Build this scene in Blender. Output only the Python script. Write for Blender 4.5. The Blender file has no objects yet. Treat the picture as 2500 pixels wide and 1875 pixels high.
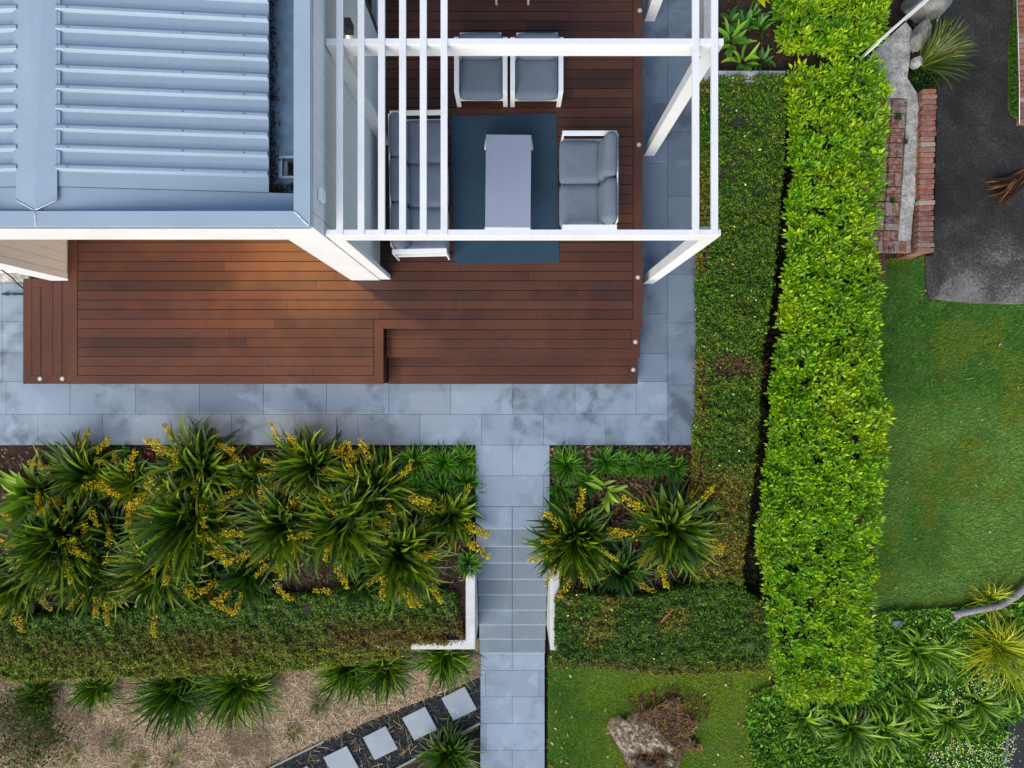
import bpy, bmesh, math, random
import numpy as np
from mathutils import Vector, Matrix
R = math.radians
scene = bpy.context.scene
COL = scene.collection

# ------------------------------------------------------------------ camera, sky, sun, exposure
H, F = 10.5, 1600.0                      # camera height above the paving; focal length in photo pixels
cam = bpy.data.cameras.new("camera"); camo = bpy.data.objects.new("camera", cam); COL.objects.link(camo)
camo.location = (0, 0, H); camo.rotation_euler = (0, 0, 0)
cam.sensor_fit = 'HORIZONTAL'; cam.sensor_width = 36.0; cam.lens = 36.0 * F / 2500.0
cam.clip_end = 2000; cam.clip_start = 0.1
scene.camera = camo
SUN_EL, SUN_AZ = 36.0, 206.0             # degrees; azimuth clockwise from +Y (north)
world = bpy.data.worlds.new("World"); scene.world = world; world.use_nodes = True
wn = world.node_tree
sky = wn.nodes.new("ShaderNodeTexSky"); sky.sky_type = 'NISHITA'; sky.sun_disc = False
sky.ozone_density = 0.35; sky.sun_elevation = R(SUN_EL); sky.sun_rotation = R(SUN_AZ)
bg = wn.nodes["Background"]; bg.inputs[1].default_value = 0.14
wn.links.new(sky.outputs[0], bg.inputs[0])
sl = bpy.data.lights.new("sun", 'SUN'); sl.energy = 2.4; sl.angle = R(55); sl.color = (1.0, 0.93, 0.82)
so = bpy.data.objects.new("sun", sl); COL.objects.link(so)
d = Vector((math.sin(R(SUN_AZ)) * math.cos(R(SUN_EL)), math.cos(R(SUN_AZ)) * math.cos(R(SUN_EL)), math.sin(R(SUN_EL))))
so.rotation_euler = d.to_track_quat('Z', 'Y').to_euler()
scene.view_settings.view_transform = 'Standard'
scene.view_settings.look = 'None'
scene.view_settings.exposure = 0.52
scene.cycles.use_denoising = True
scene.cycles.max_bounces = 8

rng = np.random.default_rng(7)
random.seed(3)

# ------------------------------------------------------------------ helpers
def P(px, py, z):
    return ((px - 1250.0) * (H - z) / F, (937.5 - py) * (H - z) / F)
def P3(px, py, z):
    x, y = P(px, py, z); return (x, y, z)
def smooth(a, b, x):
    t = np.clip((np.asarray(x, float) - a) / (b - a), 0, 1); return t * t * (3 - 2 * t)
_grids = {}
def vnoise(x, y, scale, seed=0):
    g = _grids.setdefault(seed, np.random.default_rng(1000 + seed).random((64, 64)))
    u = np.asarray(x, float) * scale + 1000.37; v = np.asarray(y, float) * scale + 1000.71
    i = np.floor(u).astype(int); j = np.floor(v).astype(int); fu = u - i; fv = v - j
    fu = fu * fu * (3 - 2 * fu); fv = fv * fv * (3 - 2 * fv)
    a = g[i % 64, j % 64]; b = g[(i + 1) % 64, j % 64]; c = g[i % 64, (j + 1) % 64]; e = g[(i + 1) % 64, (j + 1) % 64]
    return (a * (1 - fu) + b * fu) * (1 - fv) + (c * (1 - fu) + e * fu) * fv
def fbm(x, y, scale, seed=0):
    return (vnoise(x, y, scale, seed) + .5 * vnoise(x, y, scale * 2.1, seed + 1) + .25 * vnoise(x, y, scale * 4.3, seed + 2)) / 1.75
def T(x, y):                                # terrain height
    x = np.asarray(x, float); y = np.asarray(y, float)
    up = np.interp(y, [-4.3, -1.0], [-0.26, -0.03])
    up = np.where(y < -4.22, -1.64, up)
    up = np.where((np.abs(x - .01) < 0.62) & (y < -2.2), -1.95, up)
    mid = np.interp(y, [-6.2, -4.6, -3, -1, 1], [-1.64, -1.45, -.95, -.35, -.1])
    east = np.interp(y, [-6.2, -3, 0, 2], [-1.66, -1.15, -.66, -.5])
    s1 = smooth(4.0, 4.25, x); s2 = smooth(5.35, 5.7, x)
    return (up * (1 - s1) + mid * s1) * (1 - s2) + east * s2
def PT(px, py, h=0.0):
    z = -.5
    for _ in range(12):
        x, y = P(px, py, z); z = float(T(x, y)) + h
    return (x, y, z)
def inside(poly, x, y):
    poly = np.asarray(poly, float); c = np.zeros(np.shape(x), bool); n = len(poly)
    for i in range(n):
        x1, y1 = poly[i]; x2, y2 = poly[(i + 1) % n]
        if y1 == y2: continue
        m = ((y1 > y) != (y2 > y)) & (x < (x2 - x1) * (y - y1) / (y2 - y1) + x1)
        c ^= m
    return c
def scatter(poly, n, r=rng):
    poly = np.asarray(poly, float); lo = poly.min(0); hi = poly.max(0); out = np.zeros((0, 2))
    while len(out) < n:
        p = lo + r.random((n * 2, 2)) * (hi - lo); out = np.vstack([out, p[inside(poly, p[:, 0], p[:, 1])]])
    return out[:n]

def tag(o, label=None, cat=None, group=None, kind=None):
    if label: o['label'] = label
    if cat: o['category'] = cat
    if group: o['group'] = group
    if kind: o['kind'] = kind
    return o
def link(name, me, parent=None, loc=None, rot=None):
    o = bpy.data.objects.new(name, me); COL.objects.link(o)
    if parent: o.parent = parent
    if loc is not None: o.location = loc
    if rot is not None: o.rotation_euler = rot
    return o
def thing(name, label, cat, loc=(0, 0, 0), rz=0.0, group=None):
    return tag(link(name, None, None, loc, (0, 0, rz)), label, cat, group)
def npmesh(name, verts, quads=None, tris=None, cols=None, mat=None, smooth_=False):
    verts = np.ascontiguousarray(np.asarray(verts, np.float32).reshape(-1, 3))
    me = bpy.data.meshes.new(name); me.vertices.add(len(verts)); me.vertices.foreach_set("co", verts.ravel())
    loops = []; tot = []
    if quads is not None and len(quads): q = np.asarray(quads, np.int32); loops.append(q.ravel()); tot.append(np.full(len(q), 4, np.int32))
    if tris is not None and len(tris): t = np.asarray(tris, np.int32); loops.append(t.ravel()); tot.append(np.full(len(t), 3, np.int32))
    loops = np.concatenate(loops); tot = np.concatenate(tot)
    me.loops.add(len(loops)); me.loops.foreach_set("vertex_index", loops)
    me.polygons.add(len(tot)); st = np.concatenate([[0], np.cumsum(tot)[:-1]]).astype(np.int32)
    me.polygons.foreach_set("loop_start", st)
    me.polygons.foreach_set("use_smooth", np.full(len(tot), smooth_, bool))
    me.update(calc_edges=True)
    if cols is not None:
        cols = np.asarray(cols, np.float32).reshape(-1, 3); a = me.color_attributes.new("Col", 'FLOAT_COLOR', 'POINT')
        a.data.foreach_set("color", np.ascontiguousarray(np.hstack([cols, np.ones((len(cols), 1), np.float32)]).astype(np.float32)).ravel())
    if mat: me.materials.append(mat)
    return me

class MB:
    """collects boxes, prisms and tubes into ONE mesh"""
    def __init__(s): s.v = []; s.f = []
    def raw(s, vs, fs):
        n = len(s.v); s.v += [tuple(v) for v in vs]; s.f += [tuple(i + n for i in f) for f in fs]; return s
    def box(s, x0, x1, y0, y1, z0, z1, rz=0.0, mx=None):
        vs = [(x, y, z) for z in (z0, z1) for x, y in ((x0, y0), (x1, y0), (x1, y1), (x0, y1))]
        if rz:
            cx, cy = (x0 + x1) / 2, (y0 + y1) / 2; c, q = math.cos(rz), math.sin(rz)
            vs = [(cx + (x - cx) * c - (y - cy) * q, cy + (x - cx) * q + (y - cy) * c, z) for x, y, z in vs]
        if mx: vs = [tuple(mx @ Vector(v)) for v in vs]
        return s.raw(vs, [(3, 2, 1, 0), (4, 5, 6, 7), (0, 1, 5, 4), (1, 2, 6, 5), (2, 3, 7, 6), (3, 0, 4, 7)])
    def prism(s, poly, z0, z1):
        a = sum(poly[i][0] * poly[(i + 1) % len(poly)][1] - poly[(i + 1) % len(poly)][0] * poly[i][1] for i in range(len(poly)))
        if a < 0: poly = poly[::-1]
        n = len(poly); f0 = z0 if callable(z0) else (lambda x, y: z0); f1 = z1 if callable(z1) else (lambda x, y: z1)
        vs = [(x, y, f0(x, y)) for x, y in poly] + [(x, y, f1(x, y)) for x, y in poly]
        return s.raw(vs, [tuple(range(n))[::-1], tuple(range(n, 2 * n))] + [(i, (i + 1) % n, n + (i + 1) % n, n + i) for i in range(n)])
    def tube(s, pts, r, n=8, caps=True):
        pts = [Vector(p) for p in pts]; rs = r if isinstance(r, (list, tuple)) else [r] * len(pts)
        vs = []; fs = []
        for i, p in enumerate(pts):
            t = (pts[min(i + 1, len(pts) - 1)] - pts[max(i - 1, 0)]).normalized()
            a = t.orthogonal().normalized() if i == 0 else (a - t * a.dot(t)).normalized()
            b = t.cross(a)
            for k in range(n):
                an = 2 * math.pi * k / n; vs.append(p + (a * math.cos(an) + b * math.sin(an)) * rs[i])
        for i in range(len(pts) - 1):
            for k in range(n):
                fs.append((i * n + k, i * n + (k + 1) % n, (i + 1) * n + (k + 1) % n, (i + 1) * n + k))
        if caps: fs += [tuple(range(n))[::-1], tuple(range((len(pts) - 1) * n, len(pts) * n))]
        return s.raw(vs, fs)
    def build(s, name, mat, parent=None, bevel=0.0, seg=2, smooth_=False):
        me = bpy.data.meshes.new(name); me.from_pydata(s.v, [], s.f); me.update()
        if bevel:
            bm = bmesh.new(); bm.from_mesh(me)
            bmesh.ops.bevel(bm, geom=list(bm.edges), offset=bevel, segments=seg, profile=.6, affect='EDGES', clamp_overlap=True)
            bm.to_mesh(me); bm.free()
        if smooth_: me.polygons.foreach_set("use_smooth", np.ones(len(me.polygons), bool))
        me.materials.append(mat)
        return link(name, me, parent)

def cushion(name, sx, sy, sz, mat, parent, loc, rot=(0, 0, 0), rad=.05, puff=.025, n=9, sag=0.0):
    """a soft rounded box cushion"""
    bm = bmesh.new(); bmesh.ops.create_cube(bm, size=2.0)
    bmesh.ops.subdivide_edges(bm, edges=list(bm.edges), cuts=n, use_grid_fill=True)
    for v in bm.verts:
        x, y, z = v.co
        q = lambda t: math.copysign(abs(t) ** .72, t)
        hx, hy, hz = sx / 2, sy / 2, sz / 2
        p = Vector((q(x) * hx, q(y) * hy, q(z) * hz)); r = min(rad, hz * .98)
        c = Vector((max(-hx + r, min(hx - r, p.x)), max(-hy + r, min(hy - r, p.y)), max(-hz + r, min(hz - r, p.z))))
        dd = p - c
        if dd.length > 1e-6: p = c + dd.normalized() * r
        p.z += math.copysign(puff, z) * (1 - x ** 4) * (1 - y ** 4) * abs(z)
        p.z += .006 * math.sin(p.x * 9 + loc[0] * 7) * math.cos(p.y * 8 + loc[1] * 5) * (z > 0)
        bulge = .012 * (1 - z * z) * (1 - min(abs(x), abs(y)) ** 2)
        if abs(x) > .99: p.x += math.copysign(bulge, x)
        if abs(y) > .99: p.y += math.copysign(bulge, y)
        v.co = p
    me = bpy.data.meshes.new(name); bm.to_mesh(me); bm.free()
    me.polygons.foreach_set("use_smooth", np.ones(len(me.polygons), bool)); me.materials.append(mat)
    return link(name, me, parent, loc, rot)

# ------------------------------------------------------------------ materials
def nmat(name):
    m = bpy.data.materials.new(name); m.use_nodes = True; nt = m.node_tree
    return m, nt, nt.nodes["Principled BSDF"]
def node(nt, typ, **kw):
    n = nt.nodes.new(typ)
    for k, v in kw.items():
        if k.startswith('i_'): n.inputs[int(k[2:]) if k[2:].isdigit() else k[2:].replace('_', ' ')].default_value = v
        else: setattr(n, k, v)
    return n
def ramp(nt, src, stops):
    r = nt.nodes.new("ShaderNodeValToRGB"); nt.links.new(src, r.inputs[0]); e = r.color_ramp.elements
    while len(e) < len(stops): e.new(.5)
    for q, (p, c) in zip(e, stops): q.position = p; q.color = (*c, 1) if len(c) == 3 else c
    return r.outputs[0]
def mixc(nt, fac, a, b, mode='MIX'):
    m = nt.nodes.new("ShaderNodeMix"); m.data_type = 'RGBA'; m.blend_type = mode
    for i, v in ((0, fac), (6, a), (7, b)):
        if hasattr(v, 'is_linked'): nt.links.new(v, m.inputs[i])
        elif isinstance(v, (int, float)): m.inputs[i].default_value = v
        else: m.inputs[i].default_value = (*v, 1)
    return m.outputs[2]
def coords(nt, scale=(1, 1, 1)):
    tc = nt.nodes.new("ShaderNodeNewGeometry"); mp = nt.nodes.new("ShaderNodeMapping"); mp.inputs['Scale'].default_value = scale
    nt.links.new(tc.outputs['Position'], mp.inputs[0]); return mp.outputs[0]
def noise(nt, co, scale, detail=4, rough=.6, dist=0.0):
    n = node(nt, "ShaderNodeTexNoise"); n.inputs['Scale'].default_value = scale; n.inputs['Detail'].default_value = detail
    n.inputs['Roughness'].default_value = rough; n.inputs['Distortion'].default_value = dist
    nt.links.new(co, n.inputs['Vector']); return n.outputs['Fac']
def island(nt):
    return nt.nodes.new("ShaderNodeNewGeometry").outputs['Random Per Island']
def bump(nt, bs, h, strength=.3, dist=.01):
    b = nt.nodes.new("ShaderNodeBump"); b.inputs['Strength'].default_value = strength; b.inputs['Distance'].default_value = dist
    nt.links.new(h, b.inputs['Height']); nt.links.new(b.outputs[0], bs.inputs['Normal'])
def mapr(nt, v, a, b, c, e):
    m = nt.nodes.new("ShaderNodeMapRange"); nt.links.new(v, m.inputs[0])
    for i, q in enumerate((a, b, c, e)): m.inputs[i + 1].default_value = q
    return m.outputs[0]

def simple(name, col, rough=.5, metal=0.0, var=.12, scale=3.0, fine=60, bstr=.08, isl=0.0):
    m, nt, bs = nmat(name); co = coords(nt)
    n1 = noise(nt, co, scale, 5); n2 = noise(nt, co, fine, 3)
    c = mixc(nt, mapr(nt, n1, .3, .7, 0, 1), tuple(x * (1 - var) for x in col), tuple(min(1, x * (1 + var)) for x in col))
    c = mixc(nt, mapr(nt, n2, .3, .7, 0, var * 1.2), c, (0.02, 0.02, 0.02))
    if isl: c = mixc(nt, mapr(nt, island(nt), 0, 1, 0, isl), c, tuple(x * .4 for x in col))
    nt.links.new(c, bs.inputs['Base Color']); bs.inputs['Roughness'].default_value = rough; bs.inputs['Metallic'].default_value = metal
    if bstr: bump(nt, bs, n2, bstr, .005)
    return m
M = {}
M['white'] = simple('white_paint', (.80, .80, .80), .45, var=.06, scale=1.5, fine=25, bstr=.03)
M['white_board'] = simple('white_cladding', (.78, .78, .77), .5, var=.03, scale=1.2, fine=20, bstr=.03, isl=.05)
M['white_metal'] = simple('white_metal', (.82, .83, .84), .35, var=.02, scale=4)
M['render_white'] = simple('white_render', (.66, .66, .64), .75, var=.10, scale=5, fine=45, bstr=.25)
M['planter'] = simple('grey_render', (.44, .45, .45), .8, var=.2, scale=5, fine=45, bstr=.25)
M['roof'] = simple('roof_steel', (.32, .405, .485), .42, metal=.1, var=.06, scale=1.3, fine=30, bstr=.02)
M['roof2'] = simple('flashing_steel', (.35, .44, .52), .42, metal=.1, var=.05, scale=2, fine=30, bstr=.02)
M['sealant'] = simple('sealant', (.62, .68, .75), .6)
M['gutter'] = simple('gutter_steel', (.13, .21, .29), .45, metal=.1, var=.25, scale=4, fine=14, bstr=.05)
M['dark'] = simple('dark_debris', (.03, .022, .015), .9, var=.5, scale=20)
M['charcoal'] = simple('charcoal_metal', (.06, .06, .065), .45, var=.1)
M['black'] = simple('black_plastic', (.012, .012, .016), .4, var=.1)
M['table_top'] = simple('lavender_table_top', (.265, .295, .395), .55, var=.04, scale=2, fine=80, bstr=.04)
M['fabric'] = simple('grey_fabric', (.145, .18, .23), .95, var=.09, scale=9, fine=150, bstr=.35)
M['light_fab'] = M['fabric']
M['light_lens'] = simple('frosted_lens', (.62, .56, .46), .3, var=.06)
M['steel'] = simple('brushed_steel', (.55, .55, .56), .35, metal=.8, var=.08)
M['rock'] = simple('grey_rock', (.26, .25, .23), .9, var=.4, scale=7, fine=50, bstr=.6)
M['rock_blue'] = simple('blue_grey_rock', (.13, .16, .19), .9, var=.35, scale=14, fine=60, bstr=.6)
M['conc'] = simple('pale_concrete', (.50, .48, .44), .9, var=.5, scale=6, fine=28, bstr=.5)
M['timber_edge'] = simple('weathered_timber', (.33, .31, .27), .85, var=.25, scale=9, fine=60, bstr=.3)
M['rust'] = simple('rusty_timber', (.11, .045, .02), .85, var=.4, scale=9, fine=50, bstr=.3)
M['driftwood'] = simple('grey_driftwood', (.34, .31, .32), .85, var=.3, scale=16, fine=70, bstr=.5)
M['asphalt'] = simple('asphalt', (.022, .023, .027), .9, var=.3, scale=8, fine=120, bstr=.4)
M['mesh_wire'] = simple('galvanised_wire', (.35, .38, .40), .4, metal=.5)
M['rope'] = simple('white_cord', (.72, .74, .76), .6)
M['gravel'] = simple('dark_gravel', (.035, .042, .05), .9, var=.5, scale=40, fine=90, bstr=.8)

def mat_wood(name, axis):
    m, nt, bs = nmat(name); sc = (1.2, 26, 26) if axis == 'x' else (26, 1.2, 26)
    co = coords(nt, sc); g = noise(nt, co, 2.2, 6, .65, .6); w = coords(nt); bl = noise(nt, w, 1.1, 3); st = noise(nt, w, 2.3, 4, .6, .4)
    isl = island(nt)
    c = mixc(nt, isl, (.036, .0105, .007), (.098, .032, .016))
    c = mixc(nt, mapr(nt, g, .35, .7, 0, .65), c, (.045, .018, .013))
    c = mixc(nt, mapr(nt, bl, .45, .7, 0, .45), c, (.135, .052, .020))
    c = mixc(nt, mapr(nt, st, .60, .72, 0, .55), c, (.040, .022, .030))
    nt.links.new(c, bs.inputs['Base Color']); bs.inputs['Roughness'].default_value = .55
    bs.inputs['Specular IOR Level'].default_value = .35
    bump(nt, bs, g, .15, .003); return m
M['riser'] = simple('shaded_riser_timber', (.016, .006, .005), .7, var=.3, scale=8)  # shadow below the south step edges put into the riser colour
M['wood_x'] = mat_wood('deck_timber_across', 'x'); M['wood_y'] = mat_wood('deck_timber_along', 'y')

def mat_stone(name, base, stain, amt):
    m, nt, bs = nmat(name); co = coords(nt); isl = island(nt)
    big = noise(nt, co, 1.1, 4, .5, .2); mid = noise(nt, co, 3.2, 5, .55, .3); fine = noise(nt, co, 70, 4, .7)
    c = mixc(nt, isl, tuple(x * .84 for x in base), tuple(x * 1.12 for x in base))
    c = mixc(nt, mapr(nt, fine, .3, .75, 0, .45), c, tuple(x * .55 for x in base))
    mul = nt.nodes.new("ShaderNodeMath"); mul.operation = 'MULTIPLY'
    nt.links.new(mapr(nt, big, .45, .60, 0, 1), mul.inputs[0]); nt.links.new(mapr(nt, mid, .43, .60, 0, amt), mul.inputs[1])
    c = mixc(nt, mul.outputs[0], c, stain)
    pale = noise(nt, co, 2.7, 5, .6, .6)
    c = mixc(nt, mapr(nt, pale, .56, .72, 0, .35), c, tuple(min(1, x * 1.5) for x in base))
    nt.links.new(c, bs.inputs['Base Color']); bs.inputs['Roughness'].default_value = .75
    bump(nt, bs, fine, .2, .004); return m
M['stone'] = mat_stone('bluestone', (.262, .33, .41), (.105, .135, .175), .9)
M['stone_shaded'] = mat_stone('shaded_bluestone', (.155, .205, .265), (.07, .095, .125), .9)  # darker bluestone copy: shade on the east strip put into the colour
M['stone_path'] = mat_stone('bluestone_path', (.275, .345, .43), (.15, .19, .24), .5)
M['step_stone'] = mat_stone('pale_bluestone', (.36, .41, .46), (.22, .25, .28), .3)
M['nosing_highlight'] = simple('lit_stone_edge', (.52, .57, .61), .6, var=.12, scale=9)  # pale strip colour paints the light caught by the tread edges
M['stone_step'] = mat_stone('bluestone_treads', (.205, .26, .32), (.13, .16, .20), .4)

def mat_brick(nm, white, dark):
    m, nt, bs = nmat(nm); co = coords(nt); isl = island(nt)
    c = ramp(nt, isl, [(0, (.22, .05, .028)), (.3, (.34, .11, .05)), (.5, (.15, .05, .035)), (.7, (.38, .15, .075)), (.88, (.22, .12, .09)), (1, (.40, .33, .28))])
    n1 = noise(nt, co, 14, 4); n2 = noise(nt, co, 60, 3)
    c = mixc(nt, mapr(nt, n1, .46, .62, 0, white), c, (.40, .36, .34))
    c = mixc(nt, mapr(nt, n2, .40, .66, 0, dark), c, (.05, .026, .02))
    nt.links.new(c, bs.inputs['Base Color']); bs.inputs['Roughness'].default_value = .9; bump(nt, bs, n2, .4, .006); return m
M['brick'] = mat_brick('red_brick', .30, .45); M['brick_pave'] = mat_brick('worn_brick', .8, .8)
def mat_ground(name, stops, s1=3.0, s2=30.0, bstr=.6):
    m, nt, bs = nmat(name); co = coords(nt); a = noise(nt, co, s1, 6, .65, .3); b = noise(nt, co, s2, 5, .7)
    mm = nt.nodes.new("ShaderNodeMath"); mm.operation = 'ADD'
    nt.links.new(mapr(nt, a, .3, .7, 0, .5), mm.inputs[0]); nt.links.new(mapr(nt, b, .3, .7, 0, .5), mm.inputs[1])
    c = ramp(nt, mm.outputs[0], stops); nt.links.new(c, bs.inputs['Base Color']); bs.inputs['Roughness'].default_value = .95
    bs.inputs['Specular IOR Level'].default_value = .2
    bump(nt, bs, b, bstr, .02); return m
M['soil'] = mat_ground('bark_soil', [(0, (.012, .008, .006)), (.45, (.036, .022, .015)), (.75, (.075, .046, .033)), (1, (.14, .095, .068))])
M['straw_base'] = mat_ground('dry_straw_ground', [(0, (.06, .042, .028)), (.4, (.22, .155, .105)), (.7, (.34, .25, .18)), (1, (.44, .35, .27))], 4, 45)
M['lawn_base'] = mat_ground('lawn_ground', [(0, (.024, .055, .008)), (.45, (.055, .115, .018)), (.75, (.085, .14, .026)), (1, (.17, .17, .06))], 2.2, 60)
M['far_ground'] = mat_ground('far_ground', [(0, (.02, .035, .01)), (.6, (.06, .075, .03)), (1, (.13, .11, .07))], .2, 3)
def mat_drive():
    m, nt, bs = nmat('worn_concrete'); co = coords(nt); a = noise(nt, co, 1.6, 6, .6, .4); b = noise(nt, co, 55, 4, .75); cN = noise(nt, co, 9, 4)
    sep = nt.nodes.new("ShaderNodeSeparateXYZ"); nt.links.new(coords(nt), sep.inputs[0])
    mm = nt.nodes.new("ShaderNodeMath"); mm.operation = 'ADD'
    nt.links.new(mapr(nt, sep.outputs[1], 1.6, 2.9, .42, 0.0), mm.inputs[0]); nt.links.new(mapr(nt, a, .3, .7, 0, .45), mm.inputs[1])
    m3 = nt.nodes.new('ShaderNodeMath'); m3.operation = 'ADD'; nt.links.new(mm.outputs[0], m3.inputs[0]); nt.links.new(mapr(nt, noise(nt, coords(nt), 26, 5, .75), .3, .7, -.28, .28), m3.inputs[1]); mm = m3
    c = ramp(nt, mm.outputs[0], [(0, (.018, .0175, .016)), (.30, (.034, .033, .030)), (.55, (.07, .068, .063)), (.85, (.22, .21, .19))])
    c = mixc(nt, mapr(nt, b, .58, .75, 0, .22), c, (.30, .30, .30)); c = mixc(nt, mapr(nt, cN, .5, .7, 0, .35), c, (.02, .02, .022))
    nt.links.new(c, bs.inputs['Base Color']); bs.inputs['Roughness'].default_value = .9; bs.inputs['Specular IOR Level'].default_value = .12; bump(nt, bs, b, .35, .006); return m
M['drive'] = mat_drive()
def mat_rug():
    m, nt, bs = nmat('teal_woven_rug'); co = coords(nt); n1 = noise(nt, co, 2.2, 4); n2 = noise(nt, co, 95, 2, .6)
    ch = node(nt, "ShaderNodeTexChecker"); mp = nt.nodes.new("ShaderNodeMapping"); mp.inputs['Rotation'].default_value = (0, 0, R(45))
    nt.links.new(co, mp.inputs[0]); nt.links.new(mp.outputs[0], ch.inputs['Vector']); ch.inputs['Scale'].default_value = 62
    c = mixc(nt, mapr(nt, n1, .3, .7, 0, 1), (.007, .029, .060), (.012, .044, .080))
    c = mixc(nt, mapr(nt, ch.outputs['Fac'], 0, 1, 0, .25), c, (.045, .09, .12)); c = mixc(nt, mapr(nt, n2, .45, .7, 0, .25), c, (.07, .13, .15))
    nt.links.new(c, bs.inputs['Base Color']); bs.inputs['Roughness'].default_value = .95; bump(nt, bs, ch.outputs['Fac'], .3, .004); return m
M['rug'] = mat_rug()
def mat_leaf(name, trans=.3, rough=.42, spec=.4, gain=(1, 1, 1)):
    m, nt, bs = nmat(name); at0 = node(nt, "ShaderNodeAttribute", attribute_name="Col")
    at = nt.nodes.new("ShaderNodeVectorMath"); at.operation = 'MULTIPLY'; nt.links.new(at0.outputs['Color'], at.inputs[0]); at.inputs[1].default_value = gain
    nt.links.new(at.outputs[0], bs.inputs['Base Color']); bs.inputs['Roughness'].default_value = rough; bs.inputs['Specular IOR Level'].default_value = spec
    tr = nt.nodes.new("ShaderNodeBsdfTranslucent"); nt.links.new(at.outputs[0], tr.inputs[0])
    mx = nt.nodes.new("ShaderNodeMixShader"); mx.inputs[0].default_value = trans
    out = nt.nodes["Material Output"]; nt.links.new(bs.outputs[0], mx.inputs[1]); nt.links.new(tr.outputs[0], mx.inputs[2]); nt.links.new(mx.outputs[0], out.inputs[0]); return m
M['leaf'] = mat_leaf('strap_leaf', .2, .40, .4, (1.5, 1.42, .52)); M['hedge_leaf'] = mat_leaf('hedge_leaf', .25, .6, .25, (1.95, 1.85, .85))
M['lime_leaf'] = mat_leaf('lime_leaf', .18, .42, .35, (1.03, 1.05, .28)); M['blade'] = mat_leaf('grass_blade', .25, .6, .2, (1.45, 1.62, .95))
M['petal'] = mat_leaf('petal', .15, .6, .2, (1.0, 1.28, .9)); M['dry'] = mat_leaf('dry_litter', .05, .85, .15, (1.25, 1.2, 1.02))
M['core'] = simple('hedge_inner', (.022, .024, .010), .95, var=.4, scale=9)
def emit(name, col, s):
    m, nt, bs = nmat(name); bs.inputs['Emission Color'].default_value = (*col, 1); bs.inputs['Emission Strength'].default_value = s; bs.inputs['Base Color'].default_value = (.8, .75, .65, 1); return m
M['lit'] = emit('lit_downlight', (1, .72, .38), 6)
def mat_glass():
    m, nt, bs = nmat('dark_door_glass'); bs.inputs['Base Color'].default_value = (.02, .025, .03, 1); bs.inputs['Roughness'].default_value = .03; bs.inputs['Specular IOR Level'].default_value = .9; return m
M['glass'] = mat_glass()

# ------------------------------------------------------------------ terrain and ground sheets
def grid_sheet(name, x0, x1, y0, y1, step, off, mat, poly=None, kind='structure', rough=0.0):
    xs = np.arange(x0, x1 + step / 2, step); ys = np.arange(y0, y1 + step / 2, step); X, Y = np.meshgrid(xs, ys)
    Z = T(X, Y) + off + (rough * (fbm(X, Y, 5, 40) - .5) if rough else 0); n, m_ = X.shape
    idx = np.arange(n * m_).reshape(n, m_); q = np.stack([idx[:-1, :-1], idx[:-1, 1:], idx[1:, 1:], idx[1:, :-1]], -1).reshape(-1, 4)
    if poly is not None:
        cx = (X[:-1, :-1] + step / 2).ravel(); cy = (Y[:-1, :-1] + step / 2).ravel(); q = q[inside(poly, cx, cy)]
    used = np.unique(q); mp = np.zeros(n * m_, int); mp[used] = np.arange(len(used))
    me = npmesh(name, np.stack([X, Y, Z], -1).reshape(-1, 3)[used], mp[q], mat=mat, smooth_=True)
    return tag(link(name, me), kind=kind)
b = MB(); b.raw([(-400, -400, -2.6), (400, -400, -2.6), (400, 400, -2.6), (-400, 400, -2.6)], [(0, 1, 2, 3)])
tag(b.build('ground', M['far_ground']), kind='structure')
grid_sheet('terrain', -10, 10.4, -8.4, 9, .1, 0, M['soil'])

# ------------------------------------------------------------------ paving, path
JT = .004
def slabs(name, rects, ztop, mat, th=.03):
    m = MB()
    for x0, x1, y0, y1 in rects:
        dz = random.uniform(-.0015, .0015)
        m.box(x0 + JT / 2, x1 - JT / 2, y0 + JT / 2, y1 - JT / 2, ztop - th, ztop + dz)
    return tag(m.build(name, mat, bevel=.002, seg=1), kind='structure')
XE0, XE1, XEM = 1.95, 2.955, 2.495
rects = []
def xrow(px0s, y0, y1, xmin, xmax):
    xs = sorted(set([xmin] + [p for p in px0s if xmin < p < xmax] + [xmax]))
    for a, c in zip(xs[:-1], xs[1:]): rects.append((a, c, y0, y1))
xr1 = [P(p, 0, 0)[0] for p in (-140, 15, 171, 331, 487, 643, 797, 949, 1100.6, 1252, 1404, 1553)]
xr2 = [P(p, 0, 0)[0] for p in (-60, 93, 250, 410, 565, 720, 873.8, 1025, 1176, 1327, 1478)]
xrow(xr1, -.485, .04, -9.0, XEM); xrow(xr2, -.98, -.485, -9.0, XEM)
west = rects; rects = []
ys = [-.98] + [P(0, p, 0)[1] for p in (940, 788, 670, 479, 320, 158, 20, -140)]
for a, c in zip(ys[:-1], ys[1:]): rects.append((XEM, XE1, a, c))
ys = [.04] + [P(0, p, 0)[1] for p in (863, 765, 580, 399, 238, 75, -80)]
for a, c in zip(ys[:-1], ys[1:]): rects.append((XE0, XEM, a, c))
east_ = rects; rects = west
ys = [.04, .5, 1.0, 1.62]
for a, c in zip(ys[:-1], ys[1:]):
    rects.append((-9.0, -8.17, a, c)); rects.append((-8.17, -7.66, a, c))
slabs('paving', rects, 0.0, M['stone']); slabs('paving', east_, 0.0, M['stone_shaded'])
b = MB(); b.box(-9, -7.72, 1.625, 1.78, -.05, .03); tag(b.build('kerb', M['conc'], bevel=.006), kind='structure')
SX0, SX1, SXM = -.586, .604, .006
rects = [(SX0, SXM, -1.47, -.98), (SXM, SX1, -1.47, -.98), (SX0, -.487, -1.96, -1.47), (-.487, .505, -1.96, -1.47), (.505, SX1, -1.96, -1.47)]
slabs('path', rects, 0.0, M['stone_path'])
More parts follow.
